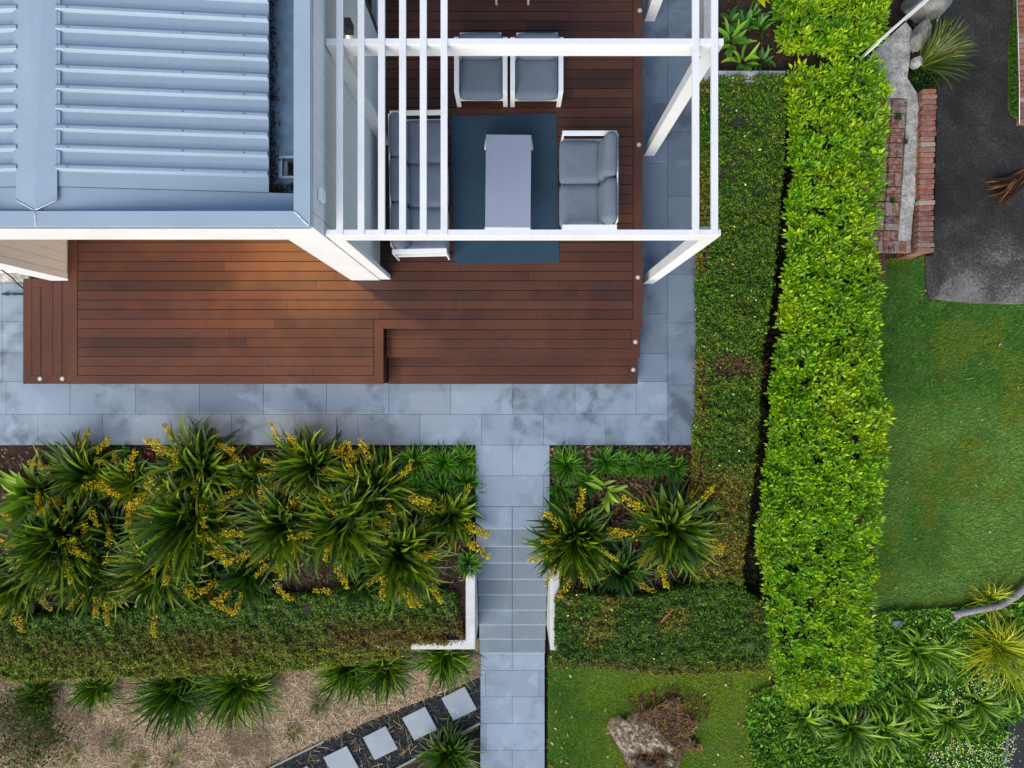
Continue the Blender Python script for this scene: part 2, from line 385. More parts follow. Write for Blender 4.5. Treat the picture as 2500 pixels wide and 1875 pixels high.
yl = [-4.892, -5.295, -5.785, -6.77, -7.26, -7.75]
rects = []
for i, (a, c) in enumerate(zip(yl[1:], yl[:-1])):
    if i == 0 or i == 3: rects += [(SX0, SXM, a, c), (SXM, SX1, a, c)]
    elif i == 1: rects += [(SX0, -.49, a, c), (-.49, .5, a, c), (.5, SX1, a, c)]
    else: rects += [(SX0, SXM, a + .49 if i == 2 else a, c), (SXM, SX1, a + .49 if i == 2 else a, c)]
    if i == 2: rects += [(SX0, -.48, a, a + .49), (-.48, SX1, a, a + .49)]
slabs('path', rects, -1.62, M['stone_path'])
st = thing('stone_stairs', 'straight flight of bluestone garden stairs descending between white retaining walls', 'stairs', (0, -2.3, -.9))
TD, RS = .3225, .18
for k in range(9):
    y1 = -1.96 if k == 0 else -2.313 - TD * (k - 1) + .01
    y0 = -2.313 - TD * k; z = -RS * k
    m = MB(); m.box(SX0, SXM - .0015, y0, y1, z - .04, z); m.box(SXM + .0015, SX1, y0, y1, z - .04, z)
    o = m.build('tread', M['stone_step'] if k else M['stone_path'], st, bevel=.016, seg=3)
    m = MB(); m.box(SX0, SXM - .0015, y0 - .013, y0 - .0005, z - .042, z - .001); m.box(SXM + .0015, SX1, y0 - .013, y0 - .0005, z - .042, z - .001); o3 = m.build('nosing_highlight', M['nosing_highlight'], st, bevel=.004, seg=2); o3.location = (0, 2.3, .9)
    m = MB(); m.box(SX0 + .01, SX1 - .01, y0 + .012, y0 + .06, z - RS, z - .041); o2 = m.build('riser', M['stone_step'], st)
    for q in (o, o2): q.location = (0, 2.3, .9)

# ------------------------------------------------------------------ deck
ZD, BW, BP = .54, .1355, .1457
DX1, DX0 = 1.984, -6.748
deck = thing('deck', 'reddish brown hardwood deck wrapping the house corner with steps to the paving', 'deck', (0, 0, 0))
field = MB()
def board_row(y0, y1, xa, xb, z, mb=field, lo=2.2, hi=4.6):
    x = xa
    while x < xb - .01:
        L = random.uniform(lo, hi); e = min(xb, x + L)
        if xb - e < .6: e = xb
        mb.box(x + .0008, e - .0008, y0, y1, z - .022, z + random.uniform(-.0008, .0008)); x = e
NX0, NX1, NY = -1.955, 1.984, .842                      # step notch
y = .1457 * 1 + .002
rows = []
yy = .134
while yy < 7.2:
    rows.append(yy); yy += .1427 if len(rows) < 7 else .1462
for y0 in rows:
    y1 = y0 + BW
    xa = DX0 + .147; xb = DX1 - .147
    if y1 < NY + .135: board_row(y0, y1, xa, NX0 - .147, ZD)
    elif y0 >= NY + .135: board_row(y0, y1, xa if y0 < 4.1 else -2.0, xb, ZD)
    else: board_row(y0, y1, xa, NX0 - .147, ZD)
field.build('decking_boards', M['wood_x'], deck, bevel=.002, seg=1)
for q_, mt in (([(DX0, 0), (NX0 - .003, 0), (NX0 - .129, .126), (DX0 + .14, .126)], 'wood_x'), ([(NX0, NY), (NX1, NY), (NX1 - .14, NY + .138), (NX0 - .14, NY + .138)], 'wood_x'),
               ([(DX0, .004), (DX0 + .14, .130), (DX0 + .14, 4.1), (DX0, 4.1)], 'wood_y'), ([(NX0, .003), (NX0, NY - .003), (NX0 - .14, NY + .135), (NX0 - .14, .130)], 'wood_y'),
               ([(DX1, NY + .003), (DX1, 7.3), (DX1 - .14, 7.3), (DX1 - .14, NY + .141)], 'wood_y')):
    bd = MB(); bd.prism(q_, ZD - .022, ZD + .001); bd.build('border_board', M[mt], deck, bevel=.002, seg=1)
jm = MB(); jm.box(DX0 + .05, DX1 - .05, NY + .05, 7.2, ZD - .06, ZD - .03); jm.box(DX0 + .05, NX0 - .05, .05, NY + .049, ZD - .06, ZD - .03); jm.box(NX0 + .01, DX1 - .05, .45, NY + .045, .25, .335); jm.box(NX0 + .01, DX1 - .05, .05, .44, .05, .155); jm.build('gap_shade_sheet', M['black'], deck)  # black sheets below the boards, added as shade seen through the gaps
fs = MB(); fs.box(DX0 + .01, NX0 - .01, .012, .03, 0.002, ZD - .024); fs.box(NX0 - .03, NX0 - .012, .03, NY, 0.002, ZD - .024)
fs.box(NX0 - .012, DX1 - .012, NY + .012, NY + .03, 0.362, ZD - .024); fs.box(DX1 - .03, DX1 - .012, NY + .03, 7.3, 0.002, ZD - .024); fs.box(DX0 + .012, DX0 + .03, .03, 4.1, .002, ZD - .024)
fs.build('fascia_board', M['wood_x'], deck)
def deck_step(z, x0, x1, y0, y1, along):
    m = MB(); w = (y1 - y0 if along == 'x' else x1 - x0); B = .136
    if along == 'x':    # treads facing south
        m.prism([(x0, y0), (x1, y0), (x1 - B, y0 + B), (x0, y0 + B)], z - .022, z)
        yy = y0 + B + .005
        while yy < y1 - .02: m.box(x0, x1 - B - .004, yy, min(yy + B, y1), z - .022, z - .0005); yy += B + .009
        o = m.build('step_tread', M['wood_x'], deck, bevel=.002, seg=1)
        m = MB(); m.prism([(x1, y0 + .004), (x1, y1), (x1 - B, y1), (x1 - B, y0 + B + .004)], z - .022, z); m.build('border_board', M['wood_y'], deck, bevel=.002, seg=1)
        m = MB(); m.box(x0, x1 - .012, y0 + .03, y0 + .045, max(.002, z - .178), z - .024); m.box(x1 - .03, x1 - .012, y0 + .031, y1, max(.002, z - .18), z - .024); m.build('step_riser', M['riser'], deck)
    else:               # treads facing west
        m.prism([(x0, y0), (x0 + B, y0 + B), (x0 + B, y1), (x0, y1)], z - .022, z)
        xx = x0 + B + .005
        while xx < x1 - .02: m.box(xx, min(xx + B, x1), y0 + B + .004, y1 - (B + .004 if z < .3 else 0), z - .022, z - .0005); xx += B + .009
        o = m.build('step_tread', M['wood_y'], deck, bevel=.002, seg=1)
        if z < .3: m = MB(); m.box(x0 + B + .004, x1, y1 - B, y1, z - .022, z); m.build('border_board', M['wood_x'], deck, bevel=.002, seg=1)
        m = MB(); m.prism([(x0 + .004, y0), (x1, y0), (x1, y0 + B), (x0 + B + .004, y0 + B)], z - .022, z)
        m.build('border_board', M['wood_x'], deck, bevel=.002, seg=1)
        m = MB(); m.box(x0 + .012, x0 + .03, y0 + .012, y1, max(.002, z - .18), z - .024); m.box(x0 + .031, x1, y0 + .012, y0 + .03, max(.002, z - .18), z - .024); m.build('step_riser', M['wood_y'], deck)
deck_step(.36, NX0 + .004, DX1, .415, NY + .09, 'x'); deck_step(.18, NX0 + .004, 1.98, 0, .50, 'x')
deck_step(.36, -7.244, DX0 + .01, .002, 1.62, 'y'); deck_step(.18, -7.70, -7.234, .002, 1.66, 'y')
for px, py, z in ((1562, 26, ZD), (1559.5, 353.6, ZD), (1557, 677.6, ZD), (1551, 835, .36), (1546, 903, .18), (97.6, 925, .18), (152, 925, .36)):
    x, y = P(px, py, z); m = MB(); m.tube([(x, y, z - .01), (x, y, z + .005)], .036, 24); lo = m.build('deck_light', M['steel'], deck, smooth_=False)
    m = MB(); m.tube([(x, y, z), (x, y, z + .007)], [.027, .025], 24); m.build('lens', M['light_lens'], lo)

# ------------------------------------------------------------------ house
WX, WY = -2.005, 1.575          # outer corner of the white end wall
house = thing('house', 'white clad house corner with blue grey ribbed steel roof and deep white fascia', 'house', (0, 0, 0))
def boards_x(mb, x, y0, y1, z0, z1, side, pitch=.142):   # vertical boards on an x = const wall
    yy = y0
    while yy < y1 - .005:
        e = min(yy + pitch - .004, y1); mb.box(min(x, x + side * .012), max(x, x + side * .012), yy, e, z0, z1); yy += pitch
ZT = 3.95
m = MB(); m.box(-2.43, WX - .012, WY + .151, 5.22, ZD - .4, 3.28); m.box(-2.43, WX - .012, 5.22, 8.5, 2.95, 3.28); m.box(-2.178, WX - .012, WY + .151, 8.5, 3.28, 3.9); m.build('wall', M['white'], house)
m = MB(); boards_x(m, WX - .012, WY + .16, 5.2, ZD + .004, ZT - .02, 1); boards_x(m, WX - .012, 5.2, 8.5, 2.95, ZT - .02, 1); m.build('wall_cladding', M['white_board'], house)
m = MB(); m.box(-2.44, WX, WY, WY + .15, ZD + .003, ZT - .022); m.build('wall_end', M['white'], house, bevel=.004)
m = MB(); m.box(-10, -2.442, WY, WY + .14, 3.35, ZT - .022); m.build('fascia', M['white'], house, bevel=.004)
m = MB(); m.box(-10, -2.43, WY + .14, 4.3, 3.38, 3.42); m.build('soffit', M['white'], house)
m = MB(); m.box(-10, -2.43, 4.2, 4.35, ZD - .4, 3.38); m.build('back_wall', M['white'], house)
m = MB(); m.box(-7.10, -6.77, WY + .12, 4.2, ZD - .5, 3.37); m.build('wall', M['white'], house)
m = MB(); boards_x(m, -6.77, WY + .125, 4.2, ZD + .004, 3.37, 1, .140); m.build('wall_cladding', M['white_board'], house)
m = MB(); m.box(-7.12, -6.756, WY + .02, WY + .12, ZD - .16, 3.349); m.build('wall_end', M['white'], house, bevel=.004)
m = MB(); m.box(-10, -7.12, WY + .2, WY + .3, -.05, 3.37); m.build('wall', M['white'], house)
# glass door on the east wall
fr = MB(); fr.box(-2.09, -1.99, 5.22, 5.29, ZD + .03, 2.94); fr.box(-2.09, -1.99, 6.9, 6.97, ZD + .03, 2.94); fr.box(-2.09, -1.99, 5.29, 6.9, 2.87, 2.94)
dr = fr.build('glass_door', M['charcoal'], house, bevel=.004)
m = MB(); m.box(-2.06, -2.045, 5.29, 6.9, ZD + .05, 2.87); m.build('pane', M['glass'], dr)
m = MB(); m.box(-2.09, -1.965, 5.22, 8.5, ZD + .003, ZD + .035); m.build('door_sill', M['white_metal'], house, bevel=.004)
m = MB(); m.box(-2.1, -2.0, 6.97, 8.5, ZD, 2.94); m.build('wall', M['white'], house)
# roof
ZR = 3.93; RXR, RXE = -4.765, -2.521
def zr(x): return ZR - abs(x - RXR) * .0985
def rib_sheet(x0, x1, y0, y1):
    prof = []; yy = y0
    k0 = 2.175
    edges = [(y0, 0.0)]
    k = k0
    while k < y1:
        edges += [(k - .036, .002), (k - .015, .040), (k + .013, .040), (k + .048, .006), (k + .09, .0)]
        k += .2
    vs = []; fs = []; n = len(edges); xs = np.linspace(x0, x1, 6)
    for x in xs:
        for e, h in edges: vs.append((x, e, zr(x) + h))
    for i in range(len(xs) - 1):
        for j in range(n - 1):
            a = i * n + j; fs.append((a, a + n, a + n + 1, a + 1))
    nv = len(vs)                         # folded-down end lip so the sheet has thickness
    for i in (0, len(xs) - 1):
        x = xs[i]; base = len(vs)
        for e, h in edges: vs.append((x, e, zr(x) - .012))
        for j in range(n - 1):
            a = i * n + j; fs.append((a, a + 1, base + j + 1, base + j) if i == 0 else (a + 1, a, base + j, base + j + 1))
    q = MB(); q.raw(vs, fs); return q
roof = rib_sheet(-4.57, RXE, 1.987, 8.2).build('roof', M['roof'], house)
rib_sheet(-8.5, -4.96, 1.987, 8.2).build('roof', M['roof'], house)
sc_ = MB(); sc_.tube([(0, 0, 0), (0, 0, .006)], .008, 8); sc0 = sc_.build('roof_screw', M['gutter'], roof); first = True
for xx in (-4.45, -3.35, -2.75):
    for k in range(22):
        q = sc0 if first else link('roof_screw', sc0.data, roof); first = False; q.location = (xx, 2.175 + .2 * k, zr(xx) + .040)
m = MB(); ridge = [(-4.97, 1.84), (-4.765, 1.735), (-4.56, 1.84), (-4.56, 8.2), (-4.97, 8.2)]
m.prism(ridge, lambda x, y: zr(x) + .014, lambda x, y: zr(x) + .024); m.build('ridge_cap', M['roof2'], roof)
m = MB()      # scalloped skirt of the ridge cap dropping to the pans
for x in (-4.56, -4.97):
    k = 2.175
    while k < 8.2:
        s = 1 if x > RXR else -1; m.box(min(x, x + s * .028), max(x, x + s * .028), k + .036, k + .164, zr(x) - .002, zr(x) + .020); k += .2
m.build('ridge_end', M['roof2'], roof, bevel=.004)
m = MB(); m.prism([(RXR, 1.72), (-2.18, 1.72), (-2.18, 1.985), (RXR, 1.985)], lambda x, y: 3.4, lambda x, y: zr(x) - .012)
m.prism([(-8.5, 1.72), (RXR - .001, 1.72), (RXR - .001, 1.985), (-8.5, 1.985)], lambda x, y: 3.4, lambda x, y: zr(x) - .012); m.build('apron_flashing', M['roof'], roof)
m = MB(); m.prism([(-10, WY - .005), (-2.02 + .005, WY - .005), (-2.182, 1.73), (-10, 1.73)], ZT - .02, ZT)
m.prism([(-2.015, WY + .001), (-2.015, 8.4), (-2.182, 8.4), (-2.182, 1.736)], ZT - .02, ZT + .001)
m.box(-10, -2.18, 1.722, 1.732, 3.55, ZT - .021); m.box(-2.19, -2.18, 1.733, 8.4, 3.5, ZT - .021)
m.build('parapet_capping', M['roof2'], house, bevel=.003)
m = MB(); m.box(-10, -2.02, WY - .012, WY - .004, ZT - .045, ZT - .008); m.box(-2.006, -1.998, WY, 8.4, ZT - .045, ZT - .008); m.build('capping_trim', M['steel'], house)
for (a, c) in (((-2.03, 1.585), (-2.182, 1.728)), ((-4.765, 1.58), (-4.765, 1.725))):
    pts = [(a[0] + (c[0] - a[0]) * t + random.uniform(-.006, .006), a[1] + (c[1] - a[1]) * t + random.uniform(-.003, .003), ZT + .002) for t in np.linspace(0, 1, 7)]
    sm = MB(); sm.tube(pts, [.006, .008, .009, .007, .01, .008, .006], 6); sm.build('sealant_bead', M['sealant'], house, smooth_=True)
for s in (-1, 1):
    pts = [(RXR + s * (.012 + .195 * t) + random.uniform(-.004, .004), 1.74 + .105 * t, zr(RXR + s * .2 * t) + .026) for t in np.linspace(0, 1, 7)]
    sm = MB(); sm.tube(pts, .006, 6); sm.build('sealant_bead', M['sealant'], house, smooth_=True)
# box gutter
gx0, gx1 = -2.66, -2.19
m = MB(); m.box(gx0, gx1, 2.42, 8.4, 3.50, 3.52); m.box(gx0, gx1, 1.99, 2.20, 3.50, 3.52); m.box(gx0, -2.47, 2.2, 2.42, 3.5, 3.52)
m.box(gx0 - .02, gx0, 1.99, 8.4, 3.5, 3.7)
gt = m.build('box_gutter', M['gutter'], house)
m = MB(); m.box(-2.47, gx1, 2.2, 2.42, 3.30, 3.32); m.box(-2.475, -2.465, 2.2, 2.42, 3.32, 3.5); m.box(-2.464, gx1, 2.2, 2.21, 3.32, 3.5); m.box(-2.464, gx1, 2.41, 2.42, 3.32, 3.5); m.build('sump', M['gutter'], gt)
m = MB(); m.box(-2.48, -2.445, 2.19, 2.43, 3.521, 3.531); m.box(-2.444, -2.192, 2.19, 2.215, 3.521, 3.531); m.box(-2.444, -2.192, 2.405, 2.43, 3.521, 3.531); m.build('sump_rim', M['roof2'], gt, bevel=.003)
n = 900; yy = np.concatenate([2.0 + 5 * rng.random(n - 300) ** 1.6, 2.0 + .13 * rng.random(150) , 2.22 + .18 * rng.random(150)])
xx = np.concatenate([RXE - .05 + np.abs(rng.normal(0, .04, n - 300)), RXE + .02 + .3 * rng.random(150) ** 1.5, -2.45 + .24 * rng.random(150)])
zz = np.concatenate([np.full(n - 150, 3.522), np.full(150, 3.324)]) + rng.random(n) * .02
a = rng.random(n) * 6.28; L = .008 + .02 * rng.random(n); c, s = np.cos(a), np.sin(a)
V = np.stack([np.stack([xx - c * L, yy - s * L, zz], -1), np.stack([xx + s * L * .4, yy - c * L * .4, zz + .004], -1), np.stack([xx + c * L, yy + s * L, zz + .003], -1), np.stack([xx - s * L * .4, yy + c * L * .4, zz + .004], -1)], 1)
cl = np.repeat((np.array([.045, .028, .018]) * (.5 + 1.2 * rng.random((n, 1))))[:, None], 4, 1)
link('leaf_debris', npmesh('leaf_debris', V, np.arange(n * 4).reshape(-1, 4), cols=cl, mat=M['dry']), gt)
# small fittings
bx, by = -1.99, P(0, 472, 3.76)[1]
m = MB(); m.box(-2.0, -1.955, by - .06, by + .06, 3.62, 3.76); m.build('junction_box', M['white_metal'], house, bevel=.006)
ly = 4.25
m = MB(); m.box(-2.0, -1.90, ly - .06, ly + .06, 2.62, 2.80); wl = m.build('wall_lamp', M['charcoal'], house, bevel=.004)
m = MB(); m.box(-1.985, -1.915, ly - .045, ly + .045, 2.612, 2.619); m.build('lamp_lens', M['lit'], wl)
def lamp(name, loc, power, size, rot=(0, 0, 0), col=(1, .60, .20), spot=True):
    l = bpy.data.lights.new(name, 'SPOT' if spot else 'POINT'); l.energy = power; l.color = col
    if spot: l.spot_size = R(140); l.spot_blend = 1.0
    l.shadow_soft_size = size; o = bpy.data.objects.new(name, l); COL.objects.link(o); o.location = loc; o.rotation_euler = rot; o.parent = house; return o
lamp('wall_lamp_light', (-1.955, ly, 2.60), 6, .03)
for dx, dy in ((-5.6, 2.45), (-3.6, 2.35)):
    m = MB(); m.tube([(dx, dy, 3.372), (dx, dy, 3.382)], .045, 16); m.build('downlight', M['lit'], house)
    lamp('downlight_lamp', (dx, dy, 3.36), 380 if dx > -5 else 26, .05)

# ------------------------------------------------------------------ pergola
pg = thing('pergola', 'white painted pergola with slats over the deck lounge beside the house', 'pergola', (0, 0, 0))
ZB = 3.50
def beam(y0, y1, xe):
    m = MB(); m.box(-1.99, xe, y0, y1, ZB - .245, ZB); m.build('beam', M['white'], pg, bevel=.003)
beam(1.586, 1.650, 2.232); beam(3.625, 3.692, 2.262); beam(5.77, 5.84, 2.27)
m = MB(); m.box(-1.989, 2.2, 1.58, 1.5855, ZB - .245, ZB - .225)
for sx in (-1.838, -1.611, -1.393, -1.168, -.947, -.725, 1.962, 2.163):
    m = MB(); m.box(sx - .036, sx + .036, 1.590, 6.3, ZB - .03, ZB + .012); m.build('slat', M['white'], pg, bevel=.003)
for x, y, yb in ((2.10, 1.605, 0), (2.115, 3.655, 0), (2.12, 5.81, 0)):
    m = MB(); m.box(x, x + .165, y, y + .135, .0, ZB - .246); m.box(x - .004, x + .0, y, y + .135, 0, .01)
    m.v = m.v[:8]; m.f = m.f[:6]; m.build('post', M['white'], pg, bevel=.004)
for y in (1.586, 3.625):
    m = MB(); m.box(-2.002, -1.842, y + .003, y + .07, ZD + .002, ZB - .246); m.build('wall_post', M['white'], pg, bevel=.004)

# ------------------------------------------------------------------ lounge furniture (local: back towards +x, front -x)
def lounge(name, label, cat, n, L, loc, rz, group, jit=0):
    t = thing(name, label, cat, (loc[0], loc[1], ZD), rz, group)
    aw, th, ah = .068, .024, .536
    f = MB()
    for s in (-1, 1):
        y0, y1 = (L / 2 - aw, L / 2) if s > 0 else (-L / 2, -L / 2 + aw)
        f.box(-.392, .392, y0, y1, ah - th, ah); f.box(-.392, -.392 + th, y0, y1, .001, ah - th - .0005); f.box(.392 - th, .392, y0, y1, .001, ah - th - .0005)
        f.box(-.366, .366, y0 + .015, y1 - .015, .21, .25)
    f.box(-.385, -.355, -L / 2 + aw + .001, L / 2 - aw - .001, .20, .25); f.box(.345, .375, -L / 2 + aw + .001, L / 2 - aw - .001, .20, .25)
    f.box(-.35, .34, -L / 2 + aw, L / 2 - aw, .225, .240)
    f.box(.372, .391, -L / 2 + .09, L / 2 - .09, .60, .655)
    for yy in np.linspace(-L / 2 + .10, L / 2 - .10, n + 1): f.box(.374, .389, yy - .015, yy + .015, .25, .599)
    f.build('frame', M['white_metal'], t, bevel=.003)
    W = (L - 2 * aw) / n
    for i in range(n):
        yc = -L / 2 + aw + W * (i + .5)
        cushion('seat_cushion', .60, W - .012, .13, M['fabric'], t, (-.105 + random.uniform(-.01, .01), yc, .31), (0, 0, random.uniform(-.012, .012)), .05, .018)
        cushion('back_cushion', .40, W - .015, .15, M['fabric'], t, (.265, yc + random.uniform(-.01, .01), .52), (0, R(-78), random.uniform(-.02, .02)), .06, .03)
    return t
lounge('loveseat', 'white framed two seat outdoor sofa with grey cushions on the east side of the rug', 'sofa', 2, 1.42, (1.118, 2.935), 0, None)
lounge('sofa', 'long white framed three seat outdoor sofa with grey cushions along the house wall', 'sofa', 3, 2.06, (-1.352, 2.908), R(180 + 1.1), None)
lounge('armchair', 'white framed grey cushioned armchair nearer the three seat sofa', 'armchair', 1, .767, (-.449, 4.60), R(90), 'armchairs facing the coffee table')
lounge('armchair', 'white framed grey cushioned armchair nearer the two seat sofa', 'armchair', 1, .764, (.357, 4.597), R(90), 'armchairs facing the coffee table')
# rug
m = MB(); rc = [(-.937, 4.072), (-.876, 1.818), (.721, 1.849), (.674, 4.109)]
rv = []; 
m.prism(rc, ZD + .002, ZD + .014)
tag(m.build('rug', M['rug'], bevel=.003), 'dark teal woven outdoor rug under the coffee table', 'rug')
# coffee table
ct = thing('coffee_table', 'long low coffee table with lavender grey top and white legs on the rug', 'table', (-.055, 2.95, ZD), R(-.5))
ZC = .42
m = MB(); m.box(-.33, .33, -.665, .68, ZC - .028, ZC); m.build('top', M['table_top'], ct, bevel=.004)
m = MB(); m.box(-.325, .325, -.700, -.667, ZC - .06, ZC - .008); m.box(-.31, .31, .60, .66, ZC - .07, ZC - .029); m.box(-.31, .31, -.66, -.60, ZC - .07, ZC - .029); m.build('frame', M['white_metal'], ct, bevel=.004)
for sx in (-1, 1):
    for sy in (-1, 1):
        y0, y1 = (.60, .685) if sy > 0 else (-.70, -.62)
        m = MB(); xt, xb = .322 * sx, .372 * sx
        a = sorted((xt, xt - .028 * sx)); c = sorted((xb, xb - .024 * sx))
        m.raw([(c[0], y0, .012), (c[1], y0, .012), (c[1], y1, .012), (c[0], y1, .012), (a[0], y0, ZC - .03), (a[1], y0, ZC - .03), (a[1], y1, ZC - .03), (a[0], y1, ZC - .03)],
              [(3, 2, 1, 0), (4, 5, 6, 7), (0, 1, 5, 4), (1, 2, 6, 5), (2, 3, 7, 6), (3, 0, 4, 7)])
        m.build('leg', M['white_metal'], ct, bevel=.003)
# dining chair partly in frame at the top
dc = thing('dining_chair', 'white legged dining chair cut off by the top of the photo', 'chair', (.005, 6.0, ZD))
for sx in (-1, 1):
    for sy, hh in ((-1, .44), (1, .84)):
        m = MB(); m.box(sx * .24 - .016, sx * .24 + .016, sy * .23 - .016, sy * .23 + .016, .001, hh); m.build('leg', M['white_metal'], dc, bevel=.003)
m = MB(); m.box(-.225, .225, -.20, .22, .44, .465); m.build('seat', M['charcoal'], dc, bevel=.008)
m = MB(); m.box(-.222, .222, .222, .24, .55, .82); m.build('backrest', M['charcoal'], dc, bevel=.006)

# ------------------------------------------------------------------ retaining walls, planter wall
def wallthing(name, label, parts, mat=M['render_white'], cat='wall', bevel=.008):
    m = MB()
    for p in parts:
        if isinstance(p, tuple): m.box(*p)
        else: m.prism(p[0], p[1], p[2])
    return tag(m.build(name, mat, bevel=bevel), label, cat)
wallthing('retaining_wall', 'white L shaped retaining wall on the left of the garden stairs', [[[(-.60, -2.95), (-.60, -4.30), (-1.75, -4.30), (-9.5, -4.62), (-9.5, -4.47), (-1.75, -4.15), (-.75, -4.15), (-.75, -2.95)], -1.9, -.12]])
wallthing('retaining_wall', 'white retaining wall beside the hedge on the right of the garden stairs', [[[(.618, -2.95), (.768, -2.95), (.768, -4.15), (4.0, -4.15), (4.0, -4.30), (.618, -4.30)], -1.9, -.09]])
wallthing('planter_wall', 'pale rendered planter wall around the succulents beside the paving', [[[(2.965, 8), (2.965, 4.66), (5.2, 4.66), (5.2, 4.84), (3.15, 4.84), (3.15, 8)], -.2, .38]], M['planter'])
m = MB(); m.box(3.152, 5.6, 4.842, 8, .2, .24); tag(m.build('garden_soil', M['soil']), kind='structure')

# ------------------------------------------------------------------ foliage generators
def rgb(*c): return np.array([((v / 255) / 12.92 if v / 255 < .04045 else ((v / 255 + .055) / 1.055) ** 2.4) for v in c])
def straps(n, L, W, r, cols, th=(25, 85), bend=(40, 90), spread=.05, segs=6, fold=.25, lean=None, Lvar=.35, azw=None, twist=0.3):
    """strap leaves rising from one crown and arching over; returns verts, quads, colours"""
    az = r.random(n) * 2 * np.pi
    if azw: az = azw[0] + r.normal(0, azw[1], n)
    t0 = R(th[0]) + (R(th[1]) - R(th[0])) * r.random(n); bd_ = R(bend[0]) + (R(bend[1]) - R(bend[0])) * r.random(n)
    ln = L * (1 - Lvar * r.random(n)); w = W * (.75 + .5 * r.random(n))
    s = np.linspace(0, 1, segs + 1)
    ang = t0[:, None] - bd_[:, None] * (s[None] ** 1.6)
    dl = ln[:, None] / segs
    hr = np.concatenate([np.zeros((n, 1)), np.cumsum(np.cos(ang[:, :-1]) * dl, 1)], 1); hz = np.concatenate([np.zeros((n, 1)), np.cumsum(np.sin(ang[:, :-1]) * dl, 1)], 1)
    az2 = az[:, None] + (r.random(n)[:, None] - .5) * twist * s[None] * 2
    b0 = spread * np.sqrt(r.random(n)); ba = az + r.normal(0, .6, n)
    cx = np.cos(az2) * hr + (b0 * np.cos(ba))[:, None]; cy = np.sin(az2) * hr + (b0 * np.sin(ba))[:, None]
    prof = np.minimum(1, .55 + 1.6 * s) * np.clip((1 - s) * 2.6, 0, 1) ** .75; prof[-1] = .03
    px, py = -np.sin(az2), np.cos(az2); hw = (w[:, None] * prof[None]) / 2
    rollz = (r.random(n)[:, None] - .5) * .8
    nx = -np.cos(az2) * np.sin(ang); nz = np.cos(ang); ny = -np.sin(az2) * np.sin(ang)
    Vv = np.zeros((n, segs + 1, 3, 3))
    for k, sg in enumerate((-1, 0, 1)):
        up = (abs(sg) * fold + sg * rollz) * hw
        Vv[:, :, k, 0] = cx + sg * hw * px + nx * up; Vv[:, :, k, 1] = cy + sg * hw * py + ny * up; Vv[:, :, k, 2] = hz + nz * up
    idx = np.arange(n * (segs + 1) * 3).reshape(n, segs + 1, 3)
    q = np.concatenate([np.stack([idx[:, :-1, k], idx[:, :-1, k + 1], idx[:, 1:, k + 1], idx[:, 1:, k]], -1).reshape(-1, 4) for k in (0, 1)])
    cols = np.asarray(cols, float); pick = cols[r.integers(0, len(cols), n)] * (.75 + .5 * r.random((n, 1)))
    C = np.broadcast_to(pick[:, None, None], Vv.shape).copy()
    tipc = np.clip((s - .75) / .25, 0, 1)[None, :, None, None] * .35
    C = C * (1 - tipc) + (C * np.array([1.5, 1.25, .9])) * tipc
    if lean is not None: Vv[..., 0] += lean[0] * Vv[..., 2]; Vv[..., 1] += lean[1] * Vv[..., 2]
    return Vv.reshape(-1, 3), q, C.reshape(-1, 3)
def merge(parts):
    vs, qs, cs, o = [], [], [], 0
    for v, q, c in parts: vs.append(v); qs.append(q + o); cs.append(c); o += len(v)
    return np.concatenate(vs), np.concatenate(qs), np.concatenate(cs)
FLAX = [rgb(44, 70, 20), rgb(62, 94, 22), rgb(86, 116, 24), rgb(34, 58, 24), rgb(108, 130, 32), rgb(50, 80, 24)]
FLAXY = [rgb(110, 132, 30), rgb(140, 140, 40), rgb(128, 96, 52), rgb(98, 76, 46)]
def spike_mesh(i):
    r = np.random.default_rng(50 + i); mb = MB(); L = .42 + .12 * r.random(); pts = []
    for t in np.linspace(0, 1, 7): pts.append((.10 * t * t * (1 + .4 * r.random()), .03 * math.sin(t * 4 + i), L * t))
    mb.tube(pts, [.007, .006, .006, .005, .004, .003, .002], 5); nst = len(mb.v)
    for k in range(80):
        t = .30 + .7 * r.random(); p = Vector((np.interp(t, np.linspace(0, 1, 7), [q[0] for q in pts]), np.interp(t, np.linspace(0, 1, 7), [q[1] for q in pts]), L * t))
        a = r.random() * 6.28; e = R(15 + 45 * r.random()); dirv = Vector((math.cos(a) * math.cos(e), math.sin(a) * math.cos(e), math.sin(e)))
        st_ = p + dirv * (.010 + .045 * r.random() * (1.15 - t) * 1.6); l = .032 + .018 * r.random(); w = .0095 + .0045 * r.random()
        u = dirv.orthogonal().normalized() * w; v = dirv.cross(u).normalized() * w; mid = st_ + dirv * l * .45; e_ = st_ + dirv * l
        mb.raw([st_, mid + u, mid + v, mid - u, mid - v, e_], [(0, 2, 1), (0, 3, 2), (0, 4, 3), (0, 1, 4), (5, 1, 2), (5, 2, 3), (5, 3, 4), (5, 4, 1)])
    me = bpy.data.meshes.new('flower_spike'); me.from_pydata(mb.v, [], mb.f); me.update()
    C = np.zeros((len(mb.v), 3)); C[:nst] = rgb(120, 92, 50)
    for k in range(80): C[nst + k * 6: nst + k * 6 + 6] = [rgb(218, 176, 24), rgb(232, 192, 36), rgb(196, 148, 22), rgb(160, 118, 44)][r.integers(0, 4)]
    at = me.color_attributes.new("Col", 'FLOAT_COLOR', 'POINT'); at.data.foreach_set("color", np.hstack([C, np.ones((len(C), 1))]).astype(np.float32).ravel())
    me.materials.append(M['petal']); return me
SPIKES = [spike_mesh(i) for i in range(8)]
pid = [0]
